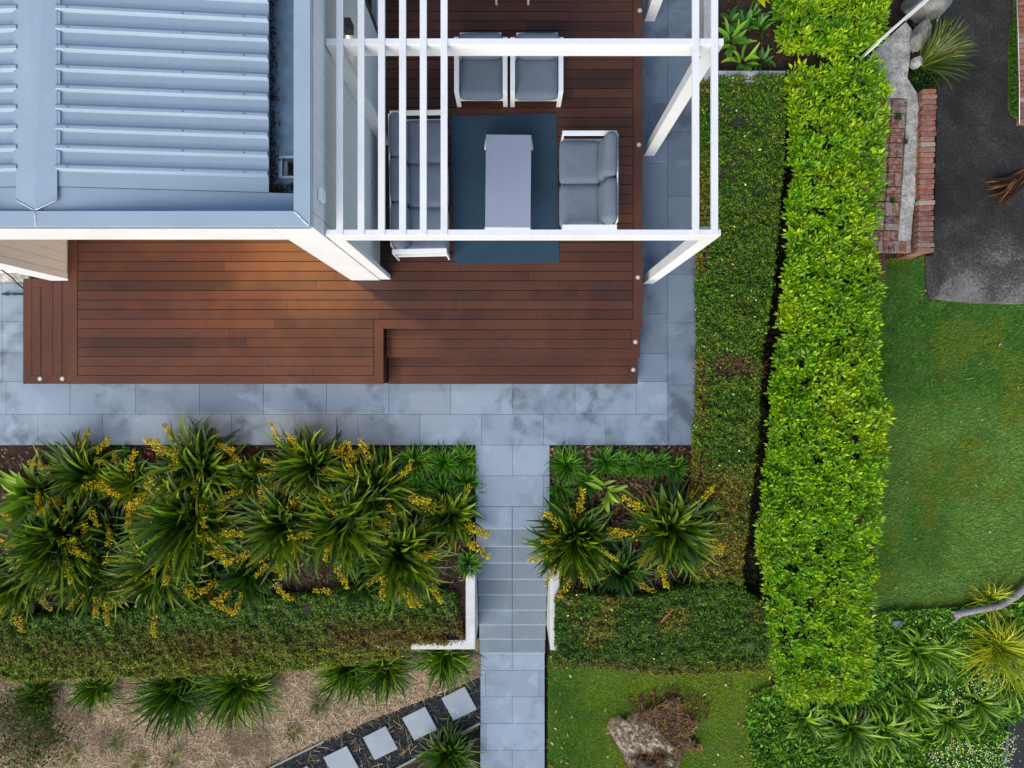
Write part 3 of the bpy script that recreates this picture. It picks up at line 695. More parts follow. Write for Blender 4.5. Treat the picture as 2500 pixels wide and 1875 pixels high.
def strap_plant(name, label, cat, px, py, r_px, nsp, group, cols=FLAX, n=200, W=.050, base=None, z=None, th=(10, 86), bend=(8, 48), segs=6, part='leaves', yellow=.07, fold=.45, spr=.0009):
    flat = bend == (8, 48)
    pid[0] += 1; r = np.random.default_rng(300 + pid[0])
    h = .30 * r_px / 110
    if name == 'agapanthus': r_px *= .82
    x, y, z0 = PT(px, py, h) if z is None else (*P(px, py, z + h), z + h); z0 -= h
    t = thing(name, label, cat, (x, y, z0), 0, group)
    if flat: th = (4 + 16 * r.random(), th[1]); b1 = 5 + 22 * r.random(); bend = (b1, b1 + 18 + 38 * r.random()); W *= .8 + .35 * r.random()
    Lm = r_px / (153.0 if z0 > -1 else 134.0) * 1.22
    v, q, c = straps(int(n * (1.6 if flat else 1)), Lm * (1.05 if flat else 1.25), W, r, cols, th, bend, spread=.05 + r_px * spr, segs=segs, fold=fold, Lvar=.55, twist=.7, lean=tuple(r.normal(0, .16, 2)) if flat else None)
    if yellow:
        v2, q2, c2 = straps(max(2, int(n * yellow)), Lm * .95, W, r, FLAXY, (8, 50), (30, 80), spread=.06, segs=segs); v, q, c = merge([(v, q, c), (v2, q2, c2)])
    link(part, npmesh(part, v, q, cols=c, mat=M['leaf'], smooth_=True), t)
    a0 = r.random() * 6.28
    nsp = nsp + 5 if nsp > 2 else nsp
    for k in range(nsp):
        a = a0 + 2 * np.pi * k / max(1, nsp) + r.normal(0, .35); rad = Lm * (.15 + .38 * r.random())
        o = link('flower_spike', SPIKES[r.integers(0, 8)], t, (math.cos(a) * rad, math.sin(a) * rad, Lm * (.26 + .14 * r.random())), (0, R(50 + 32 * r.random()), a + r.normal(0, .5)))
        s = .78 + .40 * r.random(); o.scale = (s, s, s)
    return t

# ---- hedges
def hedge_pts(poly, zt, zb, n_top, n_side, r, under=0.0, hmin=0.0):
    poly = np.asarray(poly, float); p = scatter(poly, n_top, r); pts = np.column_stack([p, zt(p[:, 0], p[:, 1])]); nrm = np.tile([0, 0, 1.0], (len(pts), 1))
    nxt = np.roll(poly, -1, 0); seg = nxt - poly; ln = np.hypot(*seg.T); ar = 0.5 * np.sum(poly[:, 0] * nxt[:, 1] - nxt[:, 0] * poly[:, 1])
    i = r.choice(len(poly), n_side, p=ln / ln.sum()); u = r.random(n_side)[:, None]; q = poly[i] + seg[i] * u
    on = np.column_stack([seg[i][:, 1], -seg[i][:, 0]]) / ln[i][:, None] * np.sign(ar)
    z1 = zt(q[:, 0], q[:, 1]); z0 = zb(q[:, 0], q[:, 1]); h = hmin + (1 - hmin) * r.random(n_side) ** .8
    pts2 = np.column_stack([q + on * r.normal(0, .02, (n_side, 1)) - on * (under * (1 - h) ** .8)[:, None], z0 + (z1 - z0) * h]); n2 = np.column_stack([on, np.full(n_side, .35)])
    return np.vstack([pts, pts2]), np.vstack([nrm, n2])
def small_leaves(pts, nrm, L, W, r, C, jit=.9):
    n = len(pts); nr = nrm + r.normal(0, jit * .6, (n, 3)); nr /= np.linalg.norm(nr, axis=1)[:, None]
    d_ = r.normal(0, 1, (n, 3)); d_ -= nr * np.sum(d_ * nr, 1)[:, None]; d_ /= np.linalg.norm(d_, axis=1)[:, None]; s = np.cross(nr, d_)
    l = (L * (.6 + .8 * r.random(n)))[:, None]; w = (W * (.6 + .8 * r.random(n)))[:, None]
    V = np.stack([pts - d_ * l / 2, pts + s * w / 2 + nr * w * .2, pts + d_ * l / 2, pts - s * w / 2 + nr * w * .2], 1)
    return V.reshape(-1, 3), np.arange(n * 4).reshape(-1, 4), np.repeat(C[:, None], 4, 1).reshape(-1, 3)
def core_mesh(poly, zt, zb, drop, shrink):
    poly = np.asarray(poly, float); c = poly.mean(0); nxt = np.roll(poly, -1, 0); prv = np.roll(poly, 1, 0)
    ar = 0.5 * np.sum(poly[:, 0] * nxt[:, 1] - nxt[:, 0] * poly[:, 1]); tng = nxt - prv; on = np.column_stack([tng[:, 1], -tng[:, 0]]) * np.sign(ar); on /= np.linalg.norm(on, axis=1)[:, None]
    p = [tuple(q) for q in poly - on * shrink]; m = MB(); m.prism(p, lambda x, y: float(zb(x, y)), lambda x, y: float(zt(x, y)) - drop); return m
def low_hedge(name, label, poly, zt, zb, colfn, seed, dens=5200, bare=None):
    r = np.random.default_rng(seed); poly = np.asarray(poly, float)
    A = abs(0.5 * np.sum(poly[:, 0] * np.roll(poly, -1, 0)[:, 1] - np.roll(poly, -1, 0)[:, 0] * poly[:, 1])); per = np.sum(np.hypot(*(np.roll(poly, -1, 0) - poly).T))
    ztn = lambda x, y: zt(x, y) + .12 * (fbm(x, y, 3.5, seed % 50) - .5) + .08 * (vnoise(x, y, 14, seed % 50 + 3) - .5)
    pts, nrm = hedge_pts(poly, ztn, zb, int(A * dens), int(per * .35 * dens), r)
    pts[:, 2] -= np.abs(r.normal(0, .025, len(pts)))
    if bare is not None:
        keep = r.random(len(pts)) > bare(pts[:, 0], pts[:, 1]); pts = pts[keep]; nrm = nrm[keep]
    C = colfn(pts, nrm, r)
    v, q, c = small_leaves(pts, nrm, .042, .024, r, C)
    t = thing(name, label, 'hedge', (float(poly[:, 0].mean()), float(poly[:, 1].mean()), float(zb(poly[:, 0].mean(), poly[:, 1].mean()))))
    off = np.array(t.location)
    link('foliage', npmesh('foliage', v - off, q, cols=c, mat=M['hedge_leaf']), t)
    o = core_mesh(poly, ztn, zb, .075, .05).build('branches', M['core'], t); o.location = -Vector(off)
    ns = int(A * 120); p = scatter(poly, ns, r); tw = MB()          # bare twigs showing through
    V = []; 
    a = r.random(ns) * 6.28; L = .04 + .10 * r.random(ns); z = ztn(p[:, 0], p[:, 1]) - .03 * r.random(ns) + .004
    dx, dy = np.cos(a) * L, np.sin(a) * L; w = .0022
    V = np.stack([np.stack([p[:, 0] - dx / 2 + np.sin(a) * w, p[:, 1] - dy / 2 - np.cos(a) * w, z], -1), np.stack([p[:, 0] - dx / 2 - np.sin(a) * w, p[:, 1] - dy / 2 + np.cos(a) * w, z], -1),
                  np.stack([p[:, 0] + dx / 2 - np.sin(a) * w, p[:, 1] + dy / 2 + np.cos(a) * w, z + .012], -1), np.stack([p[:, 0] + dx / 2 + np.sin(a) * w, p[:, 1] + dy / 2 - np.cos(a) * w, z + .012], -1)], 1)
    cc = np.repeat((rgb(120, 96, 72) * (.4 + .8 * r.random((ns, 1))))[:, None], 4, 1)
    link('twigs', npmesh('twigs', V - off, np.arange(ns * 4).reshape(-1, 4), cols=cc, mat=M['dry']), t)['kind'] = 'stuff'
    return t
G1, G2, G3 = rgb(66, 96, 28), rgb(44, 72, 26), rgb(96, 122, 36)
BR, YL = rgb(88, 74, 58), rgb(118, 106, 42)
def green_mix(pts, r, g=(G1, G2, G3), w=(.5, .3, .2)):
    C = np.array(g)[r.choice(len(g), len(pts), p=w)] * (.65 + .7 * r.random((len(pts), 1))); return C
def col_strip(pts, nrm, r):
    C = green_mix(pts, r); x, y = pts[:, 0], pts[:, 1]
    tint = fbm(x, y, 1.3, 21)[:, None]; C = C * (1 - smooth(.35, .6, tint)) + C * np.array([.72, .86, .95]) * smooth(.35, .6, tint)
    br = np.clip(smooth(-.9, -1.9, y) * smooth(-3.3, -2.85, y) * (.30 + .55 * smooth(.36, .58, fbm(x, y, 1.7, 5))) + smooth(3.12, 2.98, x) * .65 * smooth(.3, .55, vnoise(x, y, 2.2, 9)) + .10 * (fbm(x, y, 3, 14) > .58), 0, 1)
    m = r.random(len(x)) < br; C[m] = np.where(r.random((m.sum(), 1)) < .55, BR, YL) * (.5 + .8 * r.random((m.sum(), 1)))
    yl = r.random(len(x)) < .45 * smooth(-.2, -1.0, y) * smooth(.42, .62, fbm(x, y, 2.0, 24)); C[yl] = rgb(100, 108, 48) * (.6 + .7 * r.random((yl.sum(), 1)))
    f = r.random(len(x)) < .004; C[f] = rgb(200, 205, 215); return C
def bare_strip(x, y):
    cx, cy = P(1790, 893, .3); return .97 * np.exp(-(((x - cx) / .42) ** 4 + ((y - cy) / .22) ** 4)) + .5 * np.exp(-(((x - P(1712, 0, .2)[0]) / .07) ** 2)) * (vnoise(x, y, 2.2, 9) > .45)
zs = lambda x, y: np.interp(y, [-3.2, -1, 1, 3, 4.4, 4.8], [.05, .20, .30, .34, .40, .47])
strip_px = [(1716, 196), (1726, 300), (1722, 420), (1716, 560), (1712, 700), (1716, 800), (1712, 900), (1708, 1000), (1700, 1100), (1698, 1250), (1698, 1380), (1704, 1478), (1812, 1478), (1815, 1350), (1830, 1250), (1845, 1100), (1852, 1000), (1860, 860), (1885, 720), (1893, 600), (1912, 420), (1918, 260), (1920, 184), (1860, 178), (1800, 183), (1765, 180)]
def pp(pxs, zt): 
    out = []
    for a, c in pxs:
        z = 0.2
        for _ in range(6): x, y = P(a, c, z); z = float(zt(x, y))
        out.append((x, y))
    return out
low_hedge('hedge', 'low clipped small leaved hedge running between the paving and the lime hedge', pp(strip_px, zs), zs, lambda x, y: T(x, y), col_strip, 11, bare=bare_strip)
def col_lr(pts, nrm, r):
    C = green_mix(pts, r, (rgb(52, 84, 30), rgb(36, 62, 26), rgb(78, 104, 36))); x, y = pts[:, 0], pts[:, 1]
    br = .75 * smooth(.60, .72, fbm(x, y, 1.8, 31)) + .5 * smooth(-4.35, -4.6, y); m = r.random(len(x)) < br
    C[m] = np.array([BR, YL, rgb(98, 108, 46)])[r.integers(0, 3, m.sum())] * (.5 + .8 * r.random((m.sum(), 1)))
    g = r.random(len(x)) < .25 * smooth(.5, .65, fbm(x, y, 1.2, 34)); C[g] = rgb(92, 100, 84) * (.5 + .7 * r.random((g.sum(), 1)))
    f = r.random(len(x)) < .003; C[f] = rgb(195, 205, 225); return C
zl = lambda x, y: np.interp(y, [-4.9, -3.4], [-.06, .06]) + 0 * x
lr_px = [(1362, 1458), (1420, 1450), (1500, 1462), (1580, 1460), (1650, 1440), (1708, 1436), (1800, 1430), (1850, 1470), (1868, 1540), (1872, 1638), (1700, 1646), (1600, 1650), (1520, 1636), (1430, 1630), (1352, 1632), (1360, 1590), (1360, 1540)]
low_hedge('hedge', 'wide flat dark green hedge at the foot of the right hand bed beside the stairs', pp(lr_px, zl), zl, lambda x, y: np.where(np.asarray(y) < -4.2, -.6, -.2), col_lr, 12)
def col_ll(pts, nrm, r):
    C = green_mix(pts, r, (rgb(64, 96, 40), rgb(50, 76, 38), rgb(92, 118, 54))); x, y = pts[:, 0], pts[:, 1]
    ym = np.interp(x, [-8.3, -1], [-3.98, -3.72])
    br = .85 * smooth(.25, -.55, y - ym) * smooth(-7.8, -2.5, x) * smooth(.25, .55, fbm(x, y, 1.4, 45)) + .5 * smooth(.1, -.4, y - ym); m = r.random(len(x)) < br
    pick = np.array([BR, rgb(92, 66, 42), rgb(116, 104, 48), rgb(88, 92, 40)])[r.integers(0, 4, m.sum())]; C[m] = pick * (.5 + .7 * r.random((m.sum(), 1)))
    e = r.random(len(x)) < .45 * smooth(-.34, -.56, y - ym) * smooth(-.9, -2.2, x); C[e] = rgb(104, 122, 46) * (.6 + .6 * r.random((e.sum(), 1))); return C
zll = lambda x, y: -.02 + .03 * np.sin(np.asarray(x) * .8) + 0 * y
ll_px = [(-60, 1520), (100, 1508), (250, 1500), (400, 1490), (500, 1475), (650, 1462), (760, 1455), (900, 1450), (1040, 1446), (1102, 1448), (1112, 1490), (1128, 1545), (1130, 1566), (1080, 1572), (1000, 1572), (990, 1602), (900, 1616), (760, 1632), (640, 1646), (500, 1648), (300, 1656), (100, 1660), (-60, 1662)]
def bare_ll(x, y):
    return .8 * smooth(-1.25, -.95, x) * smooth(.35, .6, vnoise(x, y, 3, 77) + .25)
low_hedge('hedge', 'long low browning hedge along the top of the left retaining wall', pp(ll_px, zll), zll, lambda x, y: np.where(np.asarray(y) < -4.1, -.35, -.2), col_ll, 13, bare=bare_ll)

def lime_hedge(name, label, poly, zt, zb, seed, dens=250, L=.110):
    r = np.random.default_rng(seed); poly = np.asarray(poly, float)
    nx_ = np.roll(poly, -1, 0) - np.roll(poly, 1, 0); sg_ = np.sign(np.sum(poly[:, 0] * np.roll(poly, -1, 0)[:, 1] - np.roll(poly, -1, 0)[:, 0] * poly[:, 1])); on_ = np.column_stack([nx_[:, 1], -nx_[:, 0]]) * sg_; poly = poly - on_ / np.linalg.norm(on_, axis=1)[:, None] * .045
    A = abs(0.5 * np.sum(poly[:, 0] * np.roll(poly, -1, 0)[:, 1] - np.roll(poly, -1, 0)[:, 0] * poly[:, 1])); per = np.sum(np.hypot(*(np.roll(poly, -1, 0) - poly).T))
    ztn = lambda x, y: zt(x, y) +   .20 * (fbm(x, y, 1.6, seed % 40) - .5) + .16 * (vnoise(x, y, 5, seed % 40 + 2) - .5)
    pts, nrm = hedge_pts(poly, ztn, zb, int(A * dens), int(per * .45 * dens), r, .75, .35)
    pts[:, 2] -= np.abs(r.normal(0, .065, len(pts)))
    n = len(pts); k = 6
    ax = nrm + r.normal(0, .28, (n, 3)) + np.array([0, 0, .35]); ax /= np.linalg.norm(ax, axis=1)[:, None]
    u = np.cross(ax, r.normal(0, 1, (n, 3))); u /= np.linalg.norm(u, axis=1)[:, None]; w = np.cross(ax, u)
    parts = []; top = nrm[:, 2] > .9
    base = np.where((r.random((n, 1)) < .55), rgb(128, 172, 22), rgb(96, 148, 22)); base = np.where(r.random((n, 1)) < .18, rgb(168, 196, 34), base); base = np.where(r.random((n, 1)) < .10, rgb(66, 116, 24), base)
    warm = smooth(.55, .75, fbm(pts[:, 0], pts[:, 1], 1.1, 61))[:, None]; base = base * (1 - .35 * warm) + rgb(176, 190, 30) * .35 * warm
    for j in range(k):
        a = j * 2.4 + r.random(n) * .7; el = R(8) + R(58) * (j / k) + r.normal(0, .2, n); l = L * (.62 + .6 * r.random(n)) * (1.12 - .55 * j / k)
        rad = u * np.cos(a)[:, None] + w * np.sin(a)[:, None]; dv = rad * np.cos(el)[:, None] + ax * np.sin(el)[:, None]; sd = np.cross(ax, rad); sd /= np.linalg.norm(sd, axis=1)[:, None]; up = np.cross(dv, sd) * -1
        b0 = pts + ax * (.012 * j) + dv * .008; tip = b0 + dv * l[:, None] - up * (.10 * l)[:, None]; mid = b0 + dv * (.48 * l)[:, None]; wd = (l * (.19 + .06 * r.random(n)))[:, None]
        V = np.stack([b0, mid + sd * wd + up * wd * .35, tip, mid - sd * wd + up * wd * .35, mid - up * wd * .05], 1)
        i = np.arange(n)[:, None] * 5
        q = np.concatenate([i + np.array([[0, 4, 2, 1]]), i + np.array([[0, 3, 2, 4]])])
        C = base * (.8 + .45 * r.random((n, 1))) * (.85 + .22 * j / k); C = np.repeat(C[:, None], 5, 1); parts.append((V.reshape(-1, 3), q, C.reshape(-1, 3)))
    v, q, c = merge(parts)
    t = thing(name, label, 'hedge', (float(poly[:, 0].mean()), float(poly[:, 1].mean()), float(zb(poly[:, 0].mean(), poly[:, 1].mean())))); off = np.array(t.location)
    link('foliage', npmesh('foliage', v - off, q, cols=c, mat=M['lime_leaf']), t)
    o = core_mesh(poly, ztn, zb, .17, .30).build('branches', M['core'], t); o.location = -Vector(off); return t
zt_l = lambda x, y: np.interp(y, [-5, -3, -1, 4], [.0, .22, .42, .52]) + 0 * x
lm_px = [(1935, 150), (1990, 168), (2040, 140), (2100, 148), (2155, 140), (2170, 190), (2180, 250), (2172, 330), (2165, 420), (2150, 520), (2140, 600), (2160, 680), (2150, 780), (2146, 880), (2150, 960), (2172, 1000), (2155, 1060), (2168, 1110), (2155, 1200), (2152, 1320), (2140, 1420), (2132, 1520), (2134, 1610), (2128, 1700), (2080, 1728), (2010, 1716), (1950, 1722), (1908, 1704), (1885, 1600), (1875, 1500), (1862, 1400), (1846, 1340), (1858, 1240), (1872, 1150), (1880, 1050), (1885, 960), (1892, 880), (1905, 800), (1910, 700), (1925, 620), (1920, 500), (1935, 420), (1930, 300), (1925, 220)]
lime_hedge('hedge', 'tall lime green large leaved hedge running beside the right hand lawn', pp(lm_px, zt_l), zt_l, lambda x, y: T(x, y), 22)
ln_px = [(1900, -60), (2165, -60), (2175, 20), (2172, 70), (2158, 110), (2090, 135), (2020, 128), (1960, 135), (1910, 118), (1895, 60)]
lime_hedge('hedge', 'shorter lime green hedge block at the top beside the planter of succulents', pp(ln_px, lambda x, y: .62 + 0 * x), lambda x, y: .62 + 0 * x, lambda x, y: T(x, y), 23)

# ------------------------------------------------------------------ planting: yellow flowered strap plants
GL = 'yellow-flowered strap leaf clumps in the long left bed'
flax = [
 (73, 1215, 105, 0, 'broad pale green strap leaf clump without flowers at the far left end of the bed', dict(n=46, W=.095, cols=[rgb(84, 118, 36), rgb(104, 134, 40), rgb(72, 104, 34)])),
 (200, 1167, 92, 3, 'dark strap leaf clump touching the paving between the broad leaf clump and the orange flowers', {}),
 (317, 1185, 68, 3, 'sparse light green strap leaf clump directly below the orange geranium flowers', dict(n=140, cols=[rgb(96, 124, 36), rgb(78, 108, 30)])),
 (476, 1147, 115, 5, 'large strap leaf clump overhanging the paving to the right of the orange flowers', {}),
 (611, 1163, 64, 2, 'small strap leaf clump between the two largest clumps along the paving edge', dict(n=120)),
 (115, 1322, 128, 6, 'wide yellow flowered clump below the broad leaf clump at the left end', dict(n=240)),
 (458, 1262, 140, 7, 'largest yellow flowered strap leaf clump in the middle of the left bed', dict(n=280)),
 (276, 1315, 72, 1, 'dark half hidden strap leaf clump left of the largest clump', dict(n=120, cols=[rgb(38, 66, 28), rgb(50, 80, 30)])),
 (235, 1402, 108, 4, 'yellow flowered clump hanging over the left hedge nearest the photo edge but one', dict(n=140)),
 (379, 1397, 118, 6, 'yellow flowered clump against the left hedge below the largest clump', dict(n=230)),
 (605, 1395, 80, 3, 'dark clump against the left hedge under the twin clumps in mid bed', dict(n=140, cols=[rgb(36, 64, 28), rgb(48, 80, 28)])),
 (755, 1142, 106, 5, 'large strap leaf clump overhanging the paving nearest the small lilyturf tufts but one', {}),
 (917, 1202, 110, 5, 'upright yellow flowered clump beside the small dark green lilyturf tufts', {}),
 (690, 1289, 118, 6, 'bushy flower laden clump right of the largest clump in the left bed', dict(n=240)),
 (817, 1282, 128, 6, 'tall yellow flowered clump in the middle row above the hedge, left of the lowest clump', dict(n=240)),
 (966, 1362, 118, 6, 'yellow flowered clump nearest the browning corner of the left hedge', dict(n=230)),
 (1096, 1267, 76, 3, 'small yellow flowered clump beside the stone stairs in the left bed', dict(n=140)),
 (888, 1300, 62, 1, 'small dark clump squeezed behind the clump nearest the hedge corner', dict(n=130, cols=[rgb(44, 76, 28), rgb(60, 96, 28)])),
 (505, 1428, 74, 2, 'very dark low clump wedged above the left hedge, left of mid bed', dict(n=120, cols=[rgb(34, 60, 24), rgb(46, 76, 26)])),
 (868, 1412, 68, 2, 'very dark low clump against the left hedge just left of the hedge corner clump', dict(n=120, cols=[rgb(34, 60, 24), rgb(48, 80, 26)])),
 (30, 1432, 80, 3, 'yellow tipped clump cut by the left photo edge above the hedge', dict(n=140)),
]
for px, py, rp, ns, lb, kw in flax: strap_plant('strap_leaf_plant', lb, 'plant', px, py, rp, ns, GL, **kw)
GR = 'yellow-flowered strap leaf clumps in the right bed'
for px, py, rp, ns, lb, kw in [
 (1410, 1318, 104, 6, 'round yellow flowered clump spilling over the right edge of the stairs', dict(n=270)),
 (1640, 1290, 112, 5, 'large yellow flowered clump against the low hedge in the right bed', dict(n=270)),
 (1528, 1402, 72, 2, 'dark drooping clump between the two large clumps of the right bed', dict(n=120, cols=[rgb(36, 64, 30), rgb(46, 76, 34)]))]:
    strap_plant('strap_leaf_plant', lb, 'plant', px, py, rp, ns, GR, **kw)
LIL = [rgb(44, 92, 16), rgb(60, 112, 20), rgb(36, 76, 18), rgb(82, 132, 28)]
GS = 'small dark green lilyturf tufts edging the beds'
for px, py, rp, lb in [
 (1012, 1129, 44, 'round lilyturf tuft at the paving edge, furthest from the stairs of the big three'),
 (1083, 1129, 36, 'lilyturf tuft at the paving edge between two others left of the path'),
 (1134, 1123, 34, 'lilyturf tuft in the corner between paving and path, left bed'),
 (1140, 1183, 36, 'lilyturf tuft beside the path below the left corner tuft'),
 (1083, 1204, 40, 'dense round lilyturf tuft alone in the middle of the left group'),
 (1023, 1190, 39, 'lilyturf tuft touching the upright yellow flowered clump'),
 (1036, 1231, 30, 'flat lilyturf tuft above the small clump by the stairs'),
 (1145, 1376, 30, 'lilyturf tuft beside the stairs just above the white wall end'),
 (890, 1122, 30, 'small shaded lilyturf tuft right of the large paving edge clump'),
 (939, 1124, 26, 'tiny lilyturf tuft at the paving edge above the upright clump'),
 (1141, 1236, 26, 'thin lilyturf tuft beside the path above the small flowered clump'),
 (1383, 1134, 44, 'largest lilyturf tuft at the top left corner of the right bed'),
 (1435, 1176, 32, 'lilyturf tuft between the largest right bed tuft and the lime rosette'),
 (1481, 1126, 36, 'lilyturf tuft at the paving edge directly above the lime rosette'),
 (1524, 1131, 30, 'lilyturf tuft joined to the right side of the one above the rosette'),
 (1573, 1134, 34, 'lilyturf tuft with a pale blade midway along the right bed top'),
 (1611, 1131, 30, 'lilyturf tuft second from the low hedge along the right bed top'),
 (1648, 1142, 31, 'lilyturf tuft nearest the low hedge in the right bed'),
 (1370, 1203, 30, 'lilyturf tuft beside the path with pale blades, right bed'),
 (1372, 1238, 30, 'lilyturf tuft beside the path touching the round flowered clump')]:
    strap_plant('lilyturf', lb, 'plant', px, py, rp, 0, GS, cols=LIL, n=int(110 + rp * 2.6), W=.014, th=(5, 80), bend=(40, 95), segs=5, yellow=0)
t = strap_plant('rosette_plant', 'bright lime rosette of nine broad leaves in the right bed', 'plant', 1481, 1193, 47, 0, None, cols=[rgb(104, 140, 40), rgb(86, 122, 34), rgb(122, 154, 52)], n=15, W=.062, th=(8, 60), bend=(20, 60), yellow=0, fold=.35); t.location.z += .16
# tussocks under the left hedge
TUS = [rgb(60, 96, 18), rgb(44, 76, 16), rgb(80, 116, 24), rgb(32, 58, 14), rgb(104, 136, 34)]
GT = 'arching grass tussocks below the left retaining wall'
for px, py, rp, lb, nn in [
 (228, 1682, 62, 'small grass tussock second from the left under the hedge', 150), (421, 1690, 112, 'large dark grass tussock left of the pair in the straw', 330), (579, 1676, 112, 'large grass tussock right of the pair in the straw', 330),
 (852, 1632, 88, 'grass tussock left of the overlapping pair under the hedge middle', 260), (938, 1632, 84, 'grass tussock right of the overlapping pair under the hedge middle', 240), (1087, 1606, 80, 'bright grass tussock under the white wall corner beside the path', 260),
 (90, 1705, 70, 'dark grass tussock by the ground cover at the left edge', 150), (1092, 1850, 78, 'dark grass tussock below the timber edging beside the path', 200)]:
    strap_plant('grass_tussock', lb, 'grass tussock', px, py, rp * .82, 0, GT, spr=.0016, cols=TUS if 'dark' not in lb else [rgb(40, 70, 26), rgb(52, 88, 26), rgb(68, 104, 32)], n=int(nn * 1.15), W=.028, th=(10, 86), bend=(20, 70), segs=6, yellow=.05, z=-1.64)
GW = 'small weedy grass tufts in the straw'
for px, py, rp, lb in [(285, 1814, 28, 'small green tuft in the straw right of the ground cover'), (418, 1852, 30, 'small olive tuft at the bottom edge of the straw'), (177, 1845, 30, 'small tuft at the corner of the ground cover'),
 (329, 1862, 28, 'blue green tuft cut by the bottom edge of the photo'), (776, 1722, 26, 'thin drooping tuft in the straw below the overlapping tussocks'), (713, 1788, 28, 'thin brownish tuft in the straw above the timber edging')]:
    strap_plant('grass_tuft', lb, 'grass tuft', px, py, rp, 0, GW, cols=[rgb(80, 104, 40), rgb(98, 108, 50), rgb(60, 90, 44)], n=46, W=.010, th=(15, 80), bend=(30, 100), segs=5, yellow=.2, z=-1.64)
# agapanthus at the lower right
AG = [rgb(68, 106, 20), rgb(90, 130, 26), rgb(52, 86, 18), rgb(122, 154, 46)]
GA = 'agapanthus clumps below the lime hedge'
for px, py, rp, lb, nn in [
 (2250, 1590, 78, 'agapanthus clump beside the blue grey rock and the lime hedge', 80), (2300, 1590, 72, 'agapanthus clump right of the rock, above the upper daisies', 70),
 (1965, 1760, 72, 'agapanthus clump in shade under the lower end of the lime hedge', 46), (2085, 1790, 92, 'dense agapanthus clump in the middle of the bottom row', 90), (2165, 1790, 88, 'agapanthus clump right of the densest one in the bottom row', 80),
 (2235, 1720, 82, 'agapanthus clump directly below the upper daisy drift', 70), (2325, 1765, 76, 'agapanthus clump above the lower pink white daisies', 70), (2400, 1720, 78, 'agapanthus clump above the dark asphalt corner', 74), (2470, 1665, 78, 'agapanthus clump at the right photo edge below the yellow grass', 64)]:
    strap_plant('agapanthus', lb, 'plant', px, py, rp, 0, GA, cols=AG, n=int(nn * 1.5), W=.038, th=(15, 82), bend=(70, 140), segs=7, yellow=.04)
YG = [rgb(150, 162, 30), rgb(124, 144, 30), rgb(172, 172, 48), rgb(104, 128, 28)]
strap_plant('ornamental_grass', 'large yellow green ornamental grass below the grey driftwood branch', 'grass', 2452, 1588, 92, 0, None, cols=YG, n=420, W=.014, th=(10, 75), bend=(40, 110), segs=6, yellow=.15)
strap_plant('ornamental_grass', 'small yellow green grass growing behind the grey driftwood branch', 'grass', 2425, 1466, 48, 0, None, cols=YG, n=90, W=.014, th=(15, 80), bend=(40, 100), segs=6, yellow=.15)
# grass tuft by the driveway: blades swept to the north east
pid[0] += 1; r = np.random.default_rng(900)
x, y = P(2262, 150, .05); t = thing('grass_tussock', 'swept grass tussock with cream blades at the dark driveway edge', 'grass tussock', (x, y, -.1))
v1 = straps(150, .85, .016, r, [rgb(52, 74, 26), rgb(70, 88, 32), rgb(40, 58, 24)], (15, 70), (30, 80), azw=(R(38), .55)); v2 = straps(46, .82, .012, r, [rgb(186, 178, 128), rgb(160, 152, 92)], (12, 60), (30, 80), azw=(R(38), .42))
v, q, c = merge([v1, v2]); link('leaves', npmesh('leaves', v, q, cols=c, mat=M['leaf'], smooth_=True), t)
# succulents in the planter
SU = [rgb(92, 136, 56), rgb(70, 118, 60), rgb(116, 152, 60)]; SB = [rgb(54, 100, 60), rgb(46, 88, 50), rgb(70, 116, 62)]
GP = 'succulent rosettes in the planter'
for px, py, rp, lb, cc in [(1789, 92, 60, 'largest pale green succulent rosette leaning over the planter wall', SU), (1816, 147, 50, 'succulent rosette in the planter corner below the largest', SU), (1862, 145, 38, 'dark blue green succulent rosette right of the corner rosette', SB),
 (1785, 48, 34, 'dark succulent rosette behind the largest against the planter wall', SB), (1824, 52, 36, 'small green succulent rosette in the middle of the planter', SB), (1858, 62, 36, 'succulent rosette nearest the shorter lime hedge', SB), (1836, 30, 30, 'small upright succulent rosette at the top of the planter', SB)]:
    strap_plant('succulent', lb, 'succulent', px, py, rp * .72, 0, GP, cols=cc, n=24 if rp > 45 else 18, W=.056 if rp > 45 else .044, th=(5, 70), bend=(10, 45), segs=6, yellow=0, z=.24, fold=.4)
pid[0] += 1; x, y = P(1838, -52, .5); t = thing('broad_leaf_plant', 'broad yellow green leaves hanging into the top of the planter', 'plant', (x, y, .24)); r = np.random.default_rng(77)
v, q, c = straps(9, .62, .10, r, [rgb(140, 150, 28), rgb(108, 136, 32)], (10, 50), (30, 60), Lvar=.3); link('leaves', npmesh('leaves', v, q, cols=c, mat=M['leaf'], smooth_=True), t)
